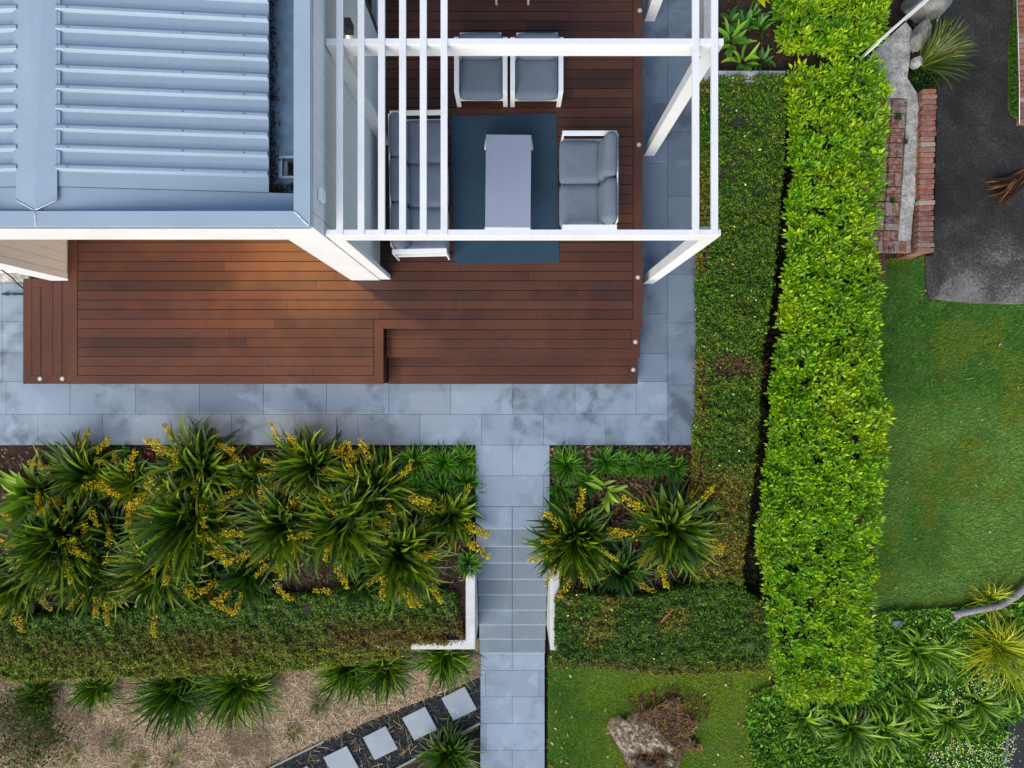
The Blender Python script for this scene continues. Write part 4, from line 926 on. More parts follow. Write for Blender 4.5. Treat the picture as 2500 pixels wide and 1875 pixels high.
# dark leafy shrubs
def shrub(name, label, px, py, rad_px, h, seed, cols, n=500, L=.05, z=None):
    r = np.random.default_rng(seed); x, y, z0 = PT(px, py, h * .6) if z is None else (*P(px, py, z + h * .6), z + h * .6); z0 -= h * .6; rad = rad_px / 153
    u = r.normal(0, 1, (n, 3)); u /= np.linalg.norm(u, axis=1)[:, None]; rr = (.55 + .45 * r.random((n, 1))) * (.75 + .5 * vnoise(u[:, 0] * 2, u[:, 1] * 2, 1.5, seed)[:, None])
    pts = u * rr * np.array([rad, rad, h * .55]) + np.array([0, 0, h * .55]); C = np.array(cols)[r.integers(0, len(cols), n)] * (.6 + .8 * r.random((n, 1)))
    v, q, c = small_leaves(pts, u + [0, 0, .6], L, L * .5, r, C); t = thing(name, label, 'shrub', (x, y, z0)); link('foliage', npmesh('foliage', v, q, cols=c, mat=M['hedge_leaf']), t)
    m = MB()
    for k in range(5):
        a = k * 1.3; m.tube([(0, 0, 0), (math.cos(a) * rad * .35, math.sin(a) * rad * .35, h * .45), (math.cos(a) * rad * .7, math.sin(a) * rad * .7, h * .75)], [.012, .008, .004], 5)
    m.build('stems', M['rust'], t); return t
DK = [rgb(34, 62, 22), rgb(46, 82, 26), rgb(28, 50, 22)]
shrub('shrub', 'dark green shrublet at the foot of the pale concrete beside the brick wall', 2232, 196, 26, .3, 5, DK, 500, .05)
shrub('shrub', 'shaded dark shrublet tucked behind the top end of the brick wall', 2272, 196, 30, .28, 6, [rgb(24, 46, 18), rgb(32, 58, 20)], 500, .05)
shrub('shrub', 'glossy dark leaved seedling between the planter wall and the lime hedge', 1925, 188, 16, .45, 8, [rgb(38, 78, 40), rgb(50, 92, 46)], 40, .11, z=.1)
shrub('shrub', 'olive scrambling shrub filling the bottom left corner below the hedge', 45, 1795, 128, .45, 9, [rgb(52, 66, 26), rgb(40, 54, 26), rgb(84, 76, 34), rgb(34, 56, 34)], 2600, .06, z=-1.64)
shrub('shrub', 'small leafy weed on the brick paving near the top of the wall', 2194, 286, 9, .08, 15, DK, 90, .035, z=.0)
shrub('shrub', 'small leafy weed growing between brick paving and concrete strip', 2211, 346, 7, .06, 16, DK, 70, .03, z=.0)
shrub('shrub', 'small leafy weed on the brick paving near its lower end', 2180, 490, 9, .06, 17, DK, 90, .03, z=.0)
# geranium with orange flowers
x, y, z = PT(300, 1115, .12); ge = thing('geranium', 'small geranium with three orange red flowers at the paving edge', 'plant', (x, y, z - .12)); r = np.random.default_rng(4)
n = 60; p = np.column_stack([r.normal(0, .10, n), r.normal(0, .07, n), .05 + .08 * r.random(n)]); v, q, c = small_leaves(p, np.tile([0, 0, 1.], (n, 1)), .06, .06, r, np.tile(rgb(44, 104, 36), (n, 1)) * (.7 + .6 * r.random((n, 1))), .4)
link('leaves', npmesh('leaves', v, q, cols=c, mat=M['leaf']), ge)
for px, py in ((280, 1122), (319, 1115), (364.5, 1108)):
    fx, fy, fz = PT(px, py, .2); n = 26; p = r.normal(0, .014, (n, 3)); v, q, c = small_leaves(p, p + [0, 0, .02], .026, .02, r, np.tile(rgb(232, 72, 24), (n, 1)) * (.8 + .4 * r.random((n, 1))))
    link('flower_head', npmesh('flower_head', v, q, cols=c, mat=M['petal']), ge, (fx - x, fy - y, fz - z + .12))

# ------------------------------------------------------------------ ground covers (stuff)
def pxpoly(pxs): return [PT(a, c)[:2] for a, c in pxs]
def blades(name, poly, n, L, W, cols, seed, colfn=None, mat=None, lay=.5, off=0.0, kind='stuff', label=None, cat=None, excl=None):
    r = np.random.default_rng(seed); p = scatter(poly, n, r)
    if excl is not None: p = p[~inside(excl, p[:, 0], p[:, 1])]; n = len(p)
    z = T(p[:, 0], p[:, 1]) + off
    a = r.random(n) * 6.28; l = L * (.5 + r.random(n)); lean = l * lay * (.4 + .9 * r.random(n)); hgt = np.sqrt(np.maximum(l * l - lean * lean, (l * .08) ** 2)); w = W * (.6 + .8 * r.random(n)); c, s = np.cos(a), np.sin(a)
    V = np.stack([np.stack([p[:, 0] - s * w, p[:, 1] + c * w, z], -1), np.stack([p[:, 0] + s * w, p[:, 1] - c * w, z], -1), np.stack([p[:, 0] + c * lean, p[:, 1] + s * lean, z + hgt], -1)], 1)
    cols = np.asarray(cols); C = cols[r.integers(0, len(cols), n)] * (.65 + .7 * r.random((n, 1)))
    if colfn: C = colfn(p, C, r)
    o = link(name, npmesh(name, V, tris=np.arange(n * 3).reshape(-1, 3), cols=np.repeat(C[:, None], 3, 1), mat=mat or M['blade'])); return tag(o, label, cat, kind=kind)
def litter(name, poly, n, L, W, cols, seed, off=.004, zrand=.02, label=None, cat=None, mat=None, tilt=.25):
    r = np.random.default_rng(seed); p = scatter(poly, n, r); pts = np.column_stack([p, T(p[:, 0], p[:, 1]) + off + zrand * r.random(n)])
    cols = np.asarray(cols); C = cols[r.integers(0, len(cols), n)] * (.6 + .8 * r.random((n, 1))); v, q, c = small_leaves(pts, np.tile([0, 0, 1.], (n, 1)), L, W, r, C, tilt)
    return tag(link(name, npmesh(name, v, q, cols=c, mat=mat or M['dry'])), label, cat, kind='stuff')
ol = [(1478, 1775), (1490, 1748), (1508, 1745), (1520, 1760), (1545, 1738), (1575, 1722), (1612, 1712), (1640, 1688), (1662, 1700), (1668, 1735), (1700, 1752), (1703, 1770), (1682, 1790), (1712, 1815), (1706, 1830), (1670, 1822), (1664, 1850), (1650, 1890), (1540, 1900), (1520, 1845), (1500, 1810)]
LG = [rgb(66, 116, 46), rgb(54, 102, 38), rgb(86, 132, 58), rgb(44, 88, 36)]
lawn_e = pxpoly([(2140, 635), (2258, 628), (2262, 735), (2520, 742), (2520, 1420), (2420, 1475), (2320, 1500), (2240, 1510), (2130, 1500), (2100, 1100), (2120, 800)])
lo = np.array(lawn_e).min(0); hi = np.array(lawn_e).max(0)
grid_sheet('lawn', lo[0], hi[0], lo[1], hi[1], .06, .006, M['lawn_base'], lawn_e, rough=.02)
def lawn_tone(p, C, r):
    x, y = p[:, 0], p[:, 1]; d1 = smooth(.33, .56, fbm(x, y, .9, 71))[:, None] * smooth(.3, -1.0, y)[:, None]
    C = C * (.55 + .9 * fbm(x, y, 7, 78))[:, None]
    C = C * (1 - .75 * d1) + rgb(120, 146, 88) * (.7 + .6 * r.random((len(x), 1))) * .75 * d1
    yl = (r.random(len(x)) < .7 * smooth(.52, .68, fbm(x, y, 1.6, 74))); C[yl] = rgb(122, 128, 40) * (.6 + .5 * r.random((yl.sum(), 1)))
    dr = r.random(len(x)) < .03; C[dr] = rgb(150, 138, 92) * (.6 + .5 * r.random((dr.sum(), 1))); return C
blades('grass', lawn_e, 100000, .055, .0045, LG, 81, lawn_tone, lay=.85)
lawn_s = pxpoly([(1338, 1600), (1890, 1600), (1880, 1680), (1820, 1760), (1840, 1900), (1338, 1900)])
lo = np.array(lawn_s).min(0); hi = np.array(lawn_s).max(0)
grid_sheet('lawn', lo[0], hi[0], lo[1], hi[1], .06, .006, M['lawn_base'], lawn_s, rough=.02)
def lawn_tone2(p, C, r):
    x, y = p[:, 0], p[:, 1]; C = C * (.5 + 1.0 * fbm(x, y, 7, 79))[:, None]; d1 = (smooth(.7, 1.9, x) * .75 + .35 * smooth(.4, .6, fbm(x, y, 1.2, 75)))[:, None]
    C = C * (1 - .75 * d1) + rgb(140, 152, 40) * (.6 + .6 * r.random((len(x), 1))) * .75 * d1
    dr = r.random(len(x)) < .05; C[dr] = rgb(150, 134, 90) * (.6 + .5 * r.random((dr.sum(), 1))); return C
blades('grass', lawn_s, 60000, .05, .004, [rgb(66, 112, 32), rgb(54, 94, 28), rgb(90, 128, 40)], 82, lawn_tone2, lay=.85, excl=pxpoly(ol))
# straw mulch
straw = [P(a, c, -1.64) for a, c in [(-80, 1640), (1172, 1560), (1172, 1652), (1090, 1688), (940, 1743), (780, 1812), (665, 1865), (560, 1915), (-80, 1915)]]
m = MB(); m.prism(straw, -1.66, -1.63); tag(m.build('straw_mulch', M['straw_base']), kind='stuff')
def thin(name, poly, n, L, W, cols, seed, z0, zr_=.03):
    r = np.random.default_rng(seed); p = scatter(poly, n, r); a = r.random(n) * 6.28; l = L * (.3 + 1.0 * r.random(n) ** 1.5) / 2; w = W * (.6 + .8 * r.random(n)); c, s = np.cos(a), np.sin(a); za = z0 + zr_ * r.random(n); zb_ = z0 + zr_ * r.random(n)
    V = np.stack([np.stack([p[:, 0] - c * l - s * w, p[:, 1] - s * l + c * w, za], -1), np.stack([p[:, 0] - c * l + s * w, p[:, 1] - s * l - c * w, za], -1), np.stack([p[:, 0] + c * l + s * w, p[:, 1] + s * l - c * w, zb_], -1), np.stack([p[:, 0] + c * l - s * w, p[:, 1] + s * l + c * w, zb_], -1)], 1)
    cols = np.asarray(cols); dark = smooth(.55, .75, fbm(p[:, 0], p[:, 1], 1.8, seed % 30))[:, None]; C = cols[r.integers(0, len(cols), n)] * (.55 + .9 * r.random((n, 1))) * (1 - .5 * dark)
    return tag(link(name, npmesh(name, V, np.arange(n * 4).reshape(-1, 4), cols=np.repeat(C[:, None], 4, 1), mat=M['dry'])), kind='stuff')
thin('dry_grass', straw, 26000, .16, .0022, [rgb(184, 166, 142), rgb(156, 136, 114), rgb(206, 192, 172), rgb(116, 94, 76), rgb(174, 150, 126)], 91, -1.625)
# gravel strip with stepping stones
gp = [P(a, c, -1.63) for a, c in [(1172, 1655), (1172, 1768), (960, 1880), (900, 1920), (560, 1920), (665, 1868), (780, 1815), (940, 1745), (1090, 1690)]]
m = MB(); m.prism(gp, -1.66, -1.618); tag(m.build('gravel', M['gravel']), kind='stuff')
r = np.random.default_rng(33); n = 9000; p = scatter(gp, n, r); C = np.array([rgb(44, 50, 58), rgb(28, 32, 38), rgb(66, 72, 80), rgb(48, 44, 42)])[r.integers(0, 4, n)] * (.5 + .9 * r.random((n, 1)))
v, q, c = small_leaves(np.column_stack([p, -1.613 + .006 * r.random(n)]), np.tile([0, 0, 1.], (n, 1)), .026, .02, r, C, .5); tag(link('gravel', npmesh('gravel', v, q, cols=c, mat=M['dry'])), kind='stuff')
thin('dry_grass', gp, 260, .20, .0022, [rgb(176, 152, 116), rgb(140, 116, 86), rgb(196, 176, 140)], 92, -1.605, .012)
GQ = 'square stepping stones in the gravel strip'
for (qd, lb) in [([(1350, 805), (1530, 715), (1625, 890), (1445, 978)], 'square bluestone stepping stone nearest the main path'), ([(1047, 957), (1225, 870), (1320, 1045), (1142, 1130)], 'square stepping stone next to the one nearest the path'),
                 ([(745, 1108), (920, 1020), (1015, 1195), (837, 1283)], 'square stepping stone with another wholly visible stone only on its upper right'), ([(440, 1262), (620, 1173), (717, 1350), (537, 1440)], 'square stepping stone cut by the bottom of the photo'),
                 ([(135, 1417), (315, 1328), (412, 1505), (232, 1595)], 'stepping stone corner barely showing at the bottom of the photo')]:
    m = MB(); m.prism([P(a / 3.16 + 650, c / 3.16 + 1450, -1.585) for a, c in qd], -1.65, -1.585); tag(m.build('stepping_stone', M['step_stone'], bevel=.006), lb, 'stepping stone', GQ)
def edging(name, label, a, c, w, z0, z1, mat):
    a = np.array(a); c = np.array(c); dd = (c - a) / np.linalg.norm(c - a); nn = np.array([-dd[1], dd[0]]) * w / 2
    m = MB(); m.prism([tuple(a + nn), tuple(c + nn), tuple(c - nn), tuple(a - nn)], z0, z1); return tag(m.build(name, mat, bevel=.004), label, 'edging')
edging('timber_edging', 'weathered timber edging along the lower side of the gravel strip', P(1172, 1766, -1.58), P(900, 1914, -1.58), .04, -1.75, -1.575, M['timber_edge'])
edging('timber_edging', 'timber edging between the straw and the upper side of the gravel', P(790, 1811, -1.58), P(600, 1905, -1.58), .035, -1.75, -1.585, M['timber_edge'])
# bark chips and leaf litter in the beds
bedL = [(-9, -1.0), (-.60, -1.0), (-.60, -3.4), (-.9, -4.05), (-9, -4.3)]; bedR = [(.61, -1.0), (2.95, -1.0), (2.95, -3.4), (.8, -3.5), (.61, -3)]
BK = [rgb(86, 62, 48), rgb(68, 48, 38), rgb(116, 90, 72), rgb(52, 38, 30), rgb(138, 112, 92)]
litter('bark_mulch', bedL, 7000, .075, .02, BK, 95); litter('bark_mulch', bedR, 5200, .085, .028, BK, 96)
litter('bark_mulch', [(3.16, 4.85), (4.9, 4.85), (4.9, 7), (3.16, 7)], 900, .09, .03, BK, 97, off=.25)
litter('leaf_litter', lawn_s, 80, .075, .028, [rgb(186, 152, 120), rgb(200, 172, 146), rgb(160, 104, 76)], 98, off=.035, zrand=.01)
litter('leaf_litter', lawn_e, 36, .07, .022, [rgb(170, 142, 112), rgb(188, 160, 130), rgb(140, 104, 80)], 99, off=.035, zrand=.01)
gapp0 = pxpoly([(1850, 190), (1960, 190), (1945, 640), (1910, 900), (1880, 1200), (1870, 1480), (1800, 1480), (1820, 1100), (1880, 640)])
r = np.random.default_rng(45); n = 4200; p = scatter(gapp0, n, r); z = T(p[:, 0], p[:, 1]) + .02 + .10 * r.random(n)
v, q, c = small_leaves(np.column_stack([p, z]), np.tile([0, 0, 1.], (n, 1)), .07, .04, r, np.array([rgb(22, 40, 16), rgb(30, 34, 18), rgb(36, 26, 18)])[r.integers(0, 3, n)] * (.4 + .7 * r.random((n, 1))), .8); tag(link('shaded_undergrowth', npmesh('shaded_undergrowth', v, q, cols=c, mat=M['dry'])), kind='stuff')  # leaf colours darkened to carry the shade between the two hedges
gapp = pxpoly([(1840, 700), (1935, 640), (1920, 900), (1880, 1200), (1870, 1500), (1810, 1400)]); litter('leaf_litter', gapp, 220, .07, .022, BK, 100)
# groundcover bottom right
gc = pxpoly([(1830, 1690), (1900, 1660), (2110, 1690), (2135, 1490), (2330, 1480), (2520, 1440), (2520, 1720), (2462, 1770), (2445, 1900), (1850, 1900), (1815, 1780)])
r = np.random.default_rng(44); n = 26000; p = scatter(gc, n, r); z = T(p[:, 0], p[:, 1]) + .03 + .16 * fbm(p[:, 0], p[:, 1], 3, 52) * r.random(n) ** .4
C = np.array([rgb(50, 92, 26), rgb(36, 72, 24), rgb(74, 116, 34), rgb(96, 128, 40)])[r.integers(0, 4, n)] * (.6 + .8 * r.random((n, 1)))
v, q, c = small_leaves(np.column_stack([p, z]), np.tile([0, 0, 1.], (n, 1)), .055, .032, r, C, .8); v2, q2, c2 = small_leaves(*(lambda pp_: (np.column_stack([pp_, T(pp_[:, 0], pp_[:, 1]) + .06 + .10 * r.random(len(pp_))]), np.tile([0, 0, 1.], (len(pp_), 1))))(scatter(gc, 2800, r)), .12, .055, r, np.array([rgb(62, 108, 28), rgb(44, 84, 24), rgb(88, 132, 40)])[r.integers(0, 3, 2800)] * (.6 + .8 * r.random((2800, 1))), .9); v, q, c = merge([(v, q, c), (v2, q2, c2)])
tag(link('ground_cover', npmesh('ground_cover', v, q, cols=c, mat=M['hedge_leaf'])), kind='stuff')
def daisies(label, poly, n, seed, hz=.24):
    r = np.random.default_rng(seed); p = scatter(poly, n, r) + r.normal(0, .07, (n, 2)); z = T(p[:, 0], p[:, 1]) + hz + .06 * r.random(n); k = 7; rr = .006 + .006 * r.random(n); an = np.linspace(0, 2 * np.pi, k, endpoint=False)
    tx, ty = r.normal(0, .25, n), r.normal(0, .25, n); C0 = np.array([rgb(236, 228, 214), rgb(240, 236, 232), rgb(226, 190, 176)])[r.integers(0, 3, n)]
    V = np.zeros((n, k + 1, 3)); V[:, 0] = np.column_stack([p, z]); V[:, 1:, 0] = p[:, :1] + rr[:, None] * np.cos(an); V[:, 1:, 1] = p[:, 1:] + rr[:, None] * np.sin(an); V[:, 1:, 2] = z[:, None] + tx[:, None] * rr[:, None] * np.cos(an) + ty[:, None] * rr[:, None] * np.sin(an)
    i = np.arange(n)[:, None] * (k + 1); tr = np.concatenate([np.concatenate([i, i + 1 + j, i + 1 + (j + 1) % k], 1) for j in range(k)]); C = np.repeat(C0[:, None], k + 1, 1); C[:, 0] = rgb(214, 176, 60)
    return tag(link('daisies', npmesh('daisies', V, tris=tr, cols=C, mat=M['petal'])), label, 'flowers', kind='stuff')
daisies('dense drift of tiny white and pink daisies by the dark asphalt corner', pxpoly([(2235, 1830), (2290, 1790), (2400, 1800), (2462, 1770), (2440, 1860), (2420, 1885), (2260, 1885)]), 620, 61)
daisies('loose drift of tiny white daisies under the yellow grass', pxpoly([(2250, 1680), (2350, 1640), (2440, 1590), (2470, 1620), (2400, 1680), (2310, 1720), (2255, 1720)]), 260, 62)
daisies('scattered white daisies at the lower lawn edge', pxpoly([(2180, 1500), (2400, 1490), (2340, 1560), (2260, 1560)]), 50, 63)
thin('dry_grass', pxpoly([(1735, 868), (1850, 868), (1850, 915), (1735, 915)]), 260, .22, .003, [rgb(120, 88, 62), rgb(88, 60, 44)], 93, .12, .14)

# ------------------------------------------------------------------ right side: concrete, bricks, driveway, rocks
ZBR = .10
m = MB(); m.prism([P(a, c, .0) for a, c in [(2085, 175), (2165, 95), (2212, 52), (2226, 70), (2222, 140), (2216, 190), (2240, 228), (2248, 300), (2244, 420), (2230, 520), (2224, 588), (2193, 588), (2202, 470), (2212, 330), (2216, 240), (2150, 236), (2080, 250)]], -.3, .0)
tag(m.build('footpath', M['conc'], bevel=.01), kind='structure')
m = MB(); r = np.random.default_rng(3); yb = 4.35                     # basketweave brick paving
bx0, bx1 = P(2120, 0, .0)[0], P(2214, 0, .0)[0]
yy = P(0, 240, 0)[1]; k = 0
m2 = MB()
while yy > P(0, 585, 0)[1]:
    h = .235; right = np.interp(yy, [P(0, 590, 0)[1], P(0, 240, 0)[1]], [P(2193, 0, 0)[0], P(2215, 0, 0)[0]]) - .01; xx = right; j = k
    while xx > bx0 - .3:
        w = .235
        if j % 2 == 0:
            for u in range(2): m2.box(xx - .225, xx - .004, yy - .112 * (u + 1) - .004, yy - .112 * u - .010, -.09, -.005 + r.normal(0, .003), rz=r.normal(0, .012))
        else:
            for u in range(2): m2.box(xx - .112 * (u + 1) - .001, xx - .112 * u - .007, yy - .229, yy - .008, -.09, -.005 + r.normal(0, .003), rz=r.normal(0, .012))
        xx -= w; j += 1
    yy -= h; k += 1
for u in range(7): m2.box(P(2226, 0, 0)[0] - .09 * (u + 1), P(2226, 0, 0)[0] - .09 * u - .012, P(0, 616, 0)[1], P(0, 588, 0)[1], -.09, .0, rz=r.normal(0, .02))
tag(m2.build('brick_path', M['brick_pave'], bevel=.006, seg=1), kind='structure')
bw = thing('brick_wall', 'low old red brick wall of header bricks along the dark driveway', 'wall', (*P(2262, 420, 0), -.5)); off = Vector(bw.location)
m = MB(); N = 31
for i in range(N):
    t_ = i / (N - 1); py = 222 + t_ * 388; xl = np.interp(t_, [0, 1], [2252, 2240]) + r.normal(0, 1.2); xr_ = np.interp(t_, [0, .9, 1], [2287, 2278, 2281]) + r.normal(0, 1.4)
    x0, y1 = P(xl, py - 5.6, ZBR); x1, y0 = P(xr_, py + 5.6, ZBR)
    m.box(x0, x1, y0 + .004, y1 - .004, ZBR - .11, ZBR + r.normal(0, .003), rz=r.normal(0, .012))
o = m.build('coping_bricks', M['brick'], bw, bevel=.007, seg=2); o.location = -off
m = MB(); zc = ZBR - .115
while zc > -.62:
    for i in range(0, 18):
        ta, tb = i / 18, (i + 1) / 18; x0 = P(np.interp((ta + tb) / 2, [0, 1], [2253, 2241]), 0, ZBR)[0]; y1 = P(0, 216 + ta * 400, ZBR)[1]; y0 = P(0, 216 + tb * 400, ZBR)[1]
        m.box(x0 + .01, x0 + .22, y0 + .005, y1 - .005, zc - .076, zc, rz=r.normal(0, .006))
    zc -= .086
o = m.build('brick_courses', M['brick'], bw, bevel=.004, seg=1); o.location = -off
m = MB(); xa = P(2253, 0, ZBR)[0]; m.prism([(P(2256, 0, ZBR)[0], P(0, 218, ZBR)[1]), (P(2284, 0, ZBR)[0], P(0, 218, ZBR)[1]), (P(2272, 0, ZBR)[0], P(0, 614, ZBR)[1]), (P(2244, 0, ZBR)[0], P(0, 614, ZBR)[1])], -.65, ZBR - .02)
o = m.build('mortar', M['conc'], bw); o.location = -off
m = MB(); m.prism([P(a, c, -.47) for a, c in [(2258, 625), (2262, 700), (2268, 728), (2330, 735), (2400, 740), (2470, 742), (2640, 738), (2640, -220), (2230, -220), (2240, 40), (2262, 100), (2280, 190), (2288, 215), (2284, 400), (2278, 622)]], -.75, -.46); tag(m.build('driveway', M['drive'], bevel=.01), kind='structure')
m = MB(); m.box(*sorted((P(2146, 0, 0)[0], P(2168, 0, 0)[0])), P(0, 690, 0)[1], P(0, 618, 0)[1], -.7, -.06); tag(m.build('timber_post', M['rust'], bevel=.01), 'rusty brown timber sleeper against the lower end of the brick paving', 'post')
def rock(name, label, px, py, sx, sy, sz, z, seed, mat, rz=0, cat='rock'):
    r = np.random.default_rng(seed); bm = bmesh.new(); bmesh.ops.create_icosphere(bm, subdivisions=4, radius=1)
    pl = [(Vector(r.normal(0, 1, 3)).normalized(), .62 + .3 * r.random()) for _ in range(14)]
    for v in bm.verts:
        for n_, d_ in pl:
            k = v.co.dot(n_)
            if k > d_: v.co -= n_ * (k - d_)
        f = float(fbm(v.co.x * 2 + v.co.z, v.co.y * 2 - v.co.z, 2.2, seed)) - .5; v.co *= 1 + .12 * f; v.co.x *= sx; v.co.y *= sy; v.co.z *= sz
    me = bpy.data.meshes.new(name); bm.to_mesh(me); bm.free(); me.materials.append(mat); x, y = P(px, py, z); return tag(link(name, me, None, (x, y, z), (0, 0, rz)), label, cat)
rock('rock', 'large lichen spotted grey boulder at the top beside the white fence rail', 2262, 5, .42, .30, .35, -.05, 1, M['rock'], R(25))
rock('rock', 'squared grey stone beside the pale concrete and the swept tussock', 2245, 90, .15, .27, .22, .02, 2, M['rock'], R(-8))
rock('rock', 'small cracked stone below the squared grey stone', 2236, 152, .09, .10, .14, .0, 3, M['conc'], .4)
x_, y_, z_ = PT(2190, 1521, .08); rock('rock', 'blue grey rock under the right side of the lime hedge', 2190, 1521, .13, .08, .09, z_, 4, M['rock_blue'], .1)
x_, y_, z_ = PT(2333, 1541, .05); rock('rock', 'small pink white stone below the driftwood end', 2333, 1541, .055, .05, .05, z_, 5, M['conc'], .6)
# fence
fe = thing('wire_fence', 'wire mesh fence with a white top rail running diagonally past the lime hedge', 'fence', (*P(2200, 60, 0), 0)); off = Vector(fe.location)
a = Vector(P3(2146, 101, .95)); e = Vector(P3(2330, -62, .95)); dv = (e - a).normalized()
m = MB(); nv = Vector((-dv.y, dv.x, 0)) * .021; m.raw([a + nv, a - nv, e - nv, e + nv, a + nv + Vector((0, 0, .05)), a - nv + Vector((0, 0, .05)), e - nv + Vector((0, 0, .05)), e + nv + Vector((0, 0, .05))], [(3, 2, 1, 0), (4, 5, 6, 7), (0, 1, 5, 4), (1, 2, 6, 5), (2, 3, 7, 6), (3, 0, 4, 7)])
o = m.build('top_rail', M['render_white'], fe, bevel=.006); o.location = -off
Lf = (e - a).length; m = MB(); s = 0.0
while s < Lf:
    p = a + dv * s; m.tube([(p.x, p.y, .93), (p.x, p.y, .02)], .004, 4); s += .075
for zz in np.arange(.08, .93, .1): m.tube([(a.x, a.y, zz), (e.x, e.y, zz)], .004, 4)
o = m.build('wire_mesh', M['mesh_wire'], fe); o.location = -off
for tt in (.02, .98): 
    p = a + dv * Lf * tt; m = MB(); m.tube([(p.x, p.y, -.2), (p.x, p.y, .95)], .024, 10); o = m.build('post', M['white_metal'], fe); o.location = -off
x1, y1 = P(2310, -5, -.2); m = MB(); m.tube([(x1 + .05, y1 + .3, .1), (x1, y1, -.1), (x1 - .06, y1 - .3, -.35)], .012, 8); tag(m.build('water_pipe', M['rope'], smooth_=True), 'thin pale blue pipe beside the boulder at the driveway edge', 'pipe')
# right edge: grass verge, cord and neighbour's brick wall
vg = [P(a, c, -.45) for a, c in [(2476, -40), (2474, 40), (2466, 70), (2462, 120), (2461, 260), (2468, 280), (2488, 296), (2492, -40)]]
m = MB(); m.prism(vg, -.7, -.445); tag(m.build('verge', M['lawn_base']), kind='structure')
r = np.random.default_rng(12); n = 3500; p = scatter(vg, n, r); v, q, c = small_leaves(np.column_stack([p, -.44 + .05 * r.random(n)]), np.tile([0, 0, 1.], (n, 1)), .05, .014, r, np.array([rgb(44, 78, 20), rgb(70, 92, 26), rgb(34, 64, 20)])[r.integers(0, 3, n)] * (.6 + .7 * r.random((n, 1))), .8); tag(link('grass', npmesh('grass', v, q, cols=c, mat=M['blade'])), kind='stuff')
nw = thing('brick_edging', "neighbour's weathered red brick edging at the right photo edge", 'edging', (*P(2495, 150, -.4), -.5)); off = Vector(nw.location); m = MB()
for i in range(26):
    py = -40 + i * 13.2; x0, y1 = P(2484 + 6 * i / 26, py, -.38); x1, y0 = P(2530, py + 12, -.38); m.box(x0, x1, y0, y1, -.6, -.38 + r.normal(0, .004), rz=r.normal(0, .02))
o = m.build('bricks', M['brick'], nw, bevel=.008); o.location = -off
m = MB(); m.tube([P3(2482, -20, -.33), P3(2486, 90, -.34), P3(2489, 210, -.33), P3(2489, 302, -.36)], .006, 6); tag(m.build('cord', M['rope'], smooth_=True), 'thin white cord stretched along the brick edging at the right', 'cord')
pf = thing('palm_frond', 'dry brown palm frond lying on the dark driveway at the right photo edge', 'frond', (*P(2520, 420, -.4), -.45)); r = np.random.default_rng(19)
v, q, c = straps(34, .85, .05, r, [rgb(74, 46, 30), rgb(56, 34, 26), rgb(112, 78, 44), rgb(40, 24, 20)], (6, 16), (8, 20), azw=(R(214), .07), spread=.12, Lvar=.5); link('leaflets', npmesh('leaflets', v, q, cols=c, mat=M['dry']), pf)
m = MB(); m.tube([(.3, .3, .06), (0, 0, .08), (-.3, -.3, .05)], [.03, .022, .01], 7); m.build('stalk', M['rust'], pf)
# bottom right asphalt with pipe
m = MB(); m.prism([PT(a, c)[:2] for a, c in [(2456, 1775), (2530, 1690), (2600, 1690), (2600, 1960), (2440, 1960)]], -2.0, -1.60); tag(m.build('road', M['asphalt']), kind='structure')
m = MB(); m.tube([P3(2464, 1765, -1.55), P3(2458, 1810, -1.55), P3(2448, 1910, -1.55)], .03, 10); tag(m.build('drain_pipe', M['rock_blue'], smooth_=True), 'blue grey pipe edging the dark asphalt in the bottom right corner', 'pipe')
# driftwood branch
pts = [PT(a, c, .14) for a, c in [(2540, 1395), (2510, 1428), (2480, 1455), (2440, 1480), (2390, 1488), (2350, 1496), (2330, 1502)]]
m = MB(); m.tube(pts, [.05, .055, .06, .055, .058, .06, .045], 10); m.tube([pts[5], PT(2326, 1518, .08)], [.045, .02], 8); m.tube([pts[5], PT(2322, 1494, .12)], [.04, .02], 8)
dw = m.build('branch', M['driftwood'], smooth_=True); tag(dw, 'grey driftwood branch lying across the planting at the right edge', 'branch')
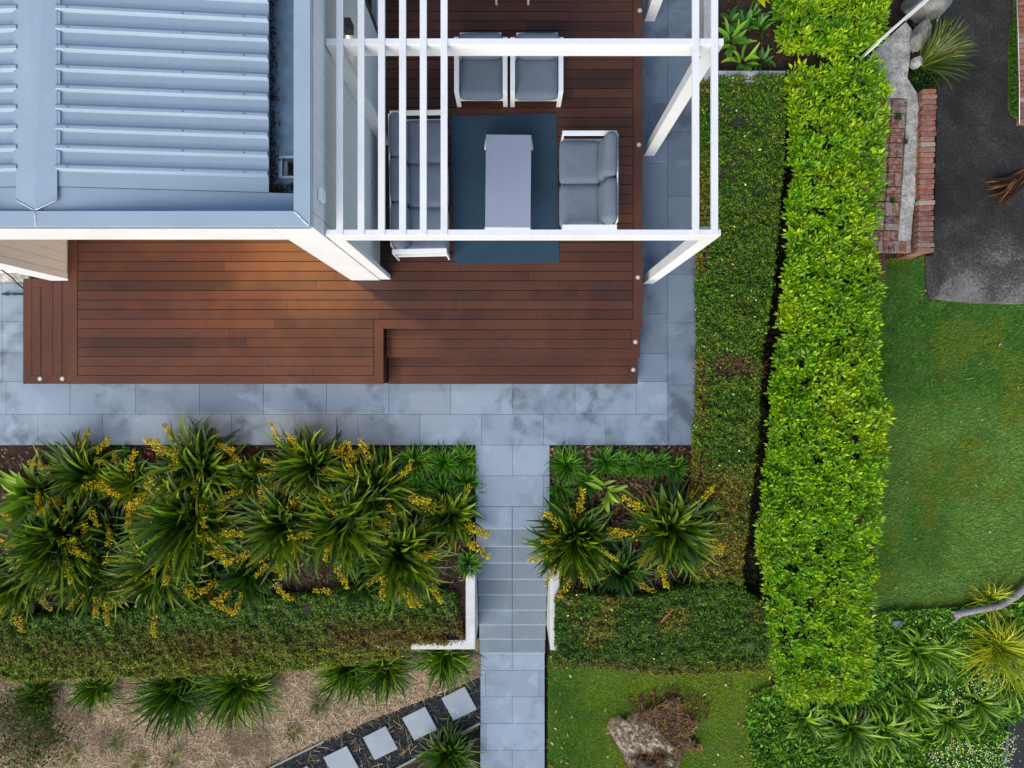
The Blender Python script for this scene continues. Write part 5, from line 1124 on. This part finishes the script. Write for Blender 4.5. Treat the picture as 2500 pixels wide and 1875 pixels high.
# weathered stump in the lower lawn
x, y, z = PT(1590, 1790); stp = thing('tree_stump', 'broad weathered grey stump with blackened rotting hollow in the lower lawn', 'stump', (x, y, z)); r = np.random.default_rng(8)
olw = np.array([PT(a, c)[:2] for a, c in ol]); cxy = olw.mean(0); rings = 40; NV = 200; idx = np.linspace(0, len(ol), NV, endpoint=False); ow = np.array([olw[int(i) % len(ol)] * (1 - i % 1) + olw[(int(i) + 1) % len(ol)] * (i % 1) for i in idx])
V = []; C = []
hol = np.array(PT(1592, 1846)[:2])
for k in range(rings + 1):
    f = 1 - k / rings
    for j in range(NV):
        w_ = ow[j] * f + cxy * (1 - f); nz_ = float(fbm(w_[0], w_[1], 4, 88)); n2_ = float(fbm(w_[0], w_[1], 22, 90)); n3_ = float(fbm(w_[0] * .5 + w_[1] * .9, w_[1] * .5 - w_[0] * .9, 9, 93))
        rg = abs(math.sin((w_[0] * .8 + w_[1] * .5) * 26 + nz_ * 14 + n3_ * 8))
        hd = math.hypot((w_[0] - hol[0]) / .62, (w_[1] - hol[1]) / .30); hdark = float(np.clip(1.5 - hd * 1.3 + (nz_ - .5) * 2.4, 0, 1))
        ht = max(.02, (.03 + .07 * nz_ + .008 * rg + .06 * n2_) * float(smooth(0, .14, 1 - f)) - .09 * hdark)
        V.append((w_[0] - x, w_[1] - y, ht - (.08 if k == 0 else 0)))
        bark = float(smooth(.30, .48, fbm(w_[0], w_[1], 2.6, 87) + .36 * (w_[1] - cxy[1]) / .5 + .42 * (w_[0] - cxy[0]) / .6)); g = rgb(168, 162, 156) * (.25 + 1.25 * n2_) * (1 - .25 * rg)
        cc = g * (1 - .9 * bark) + rgb(58, 42, 32) * (.35 + 1.2 * n3_) * .9 * bark; cc = cc * (1 - hdark) + rgb(14, 13, 15) * hdark; C.append(cc)
I = np.arange((rings + 1) * NV).reshape(rings + 1, NV); q = np.stack([I[:-1], np.roll(I[:-1], -1, 1), np.roll(I[1:], -1, 1), I[1:]], -1).reshape(-1, 4)
link('wood', npmesh('wood', V, q, cols=C, mat=M['dry']), stp)
n = 1500; p = scatter(olw, n, r); a = r.random(n) * 6.28; l = .03 + .12 * r.random(n) ** 2; hgt = .05 + .07 * fbm(p[:, 0], p[:, 1], 4, 88); wd = .0025; c_, s_ = np.cos(a), np.sin(a)
hd = np.hypot((p[:, 0] - hol[0]) / .48, (p[:, 1] - hol[1]) / .30); hgt = hgt - .08 * np.clip(1.6 - hd * 1.4, 0, 1)
V = np.stack([np.stack([p[:, 0] - x - c_ * l - s_ * wd, p[:, 1] - y - s_ * l + c_ * wd, hgt], -1), np.stack([p[:, 0] - x - c_ * l + s_ * wd, p[:, 1] - y - s_ * l - c_ * wd, hgt], -1), np.stack([p[:, 0] - x + c_ * l + s_ * wd, p[:, 1] - y + s_ * l - c_ * wd, hgt + .05], -1), np.stack([p[:, 0] - x + c_ * l - s_ * wd, p[:, 1] - y + s_ * l + c_ * wd, hgt + .05], -1)], 1)
link('dead_roots', npmesh('dead_roots', V, np.arange(n * 4).reshape(-1, 4), cols=np.repeat((np.array([rgb(96, 72, 50), rgb(60, 42, 32), rgb(150, 116, 76)])[r.integers(0, 3, n)])[:, None], 4, 1), mat=M['dry']), stp)
litter('bark_mulch', [PT(a, c)[:2] for a, c in [(1525, 1700), (1640, 1672), (1740, 1700), (1720, 1760), (1560, 1770)]], 600, .06, .02, [rgb(76, 54, 40), rgb(54, 38, 30), rgb(112, 84, 62)], 101, off=.03)
m = MB(); m.tube([P3(1612, 1520, .08), P3(1628, 1503, .10), P3(1643, 1487, .09)], [.010, .013, .009], 6); tag(m.build('bark_strip', simple('red_bark', (.36, .13, .06), .8)), 'reddish bark strip lying on the wide flat hedge', 'bark')
# hose and pipe by the west steps
m = MB(); pts = [P3(a, c, z) for a, c, z in ((-30, 645, .4), (5, 660, .3), (28, 676, .2), (42, 692, .06), (58, 705, .02))]; m.tube(pts, .011, 8); tag(m.build('hose', M['black'], smooth_=True), 'thin black cable curving down to the deck steps at the left edge', 'cable')
m = MB(); y = P(0, 718, .03)[1]; X = lambda p: P(p, 0, .03)[0]
m.tube([(X(5), y, .03), (X(12), y, .03), (X(13), y, .03), (X(20), y, .03), (X(21), y, .03), (X(30), y, .03), (X(31), y, .03), (X(37), y, .03), (X(38), y, .03), (X(58), y, .03)], [.016, .016, .024, .024, .012, .012, .02, .02, .014, .014], 10)
tag(m.build('hose_fitting', M['black'], smooth_=True), 'black jointed pipe fitting on the paving left of the deck steps', 'pipe')
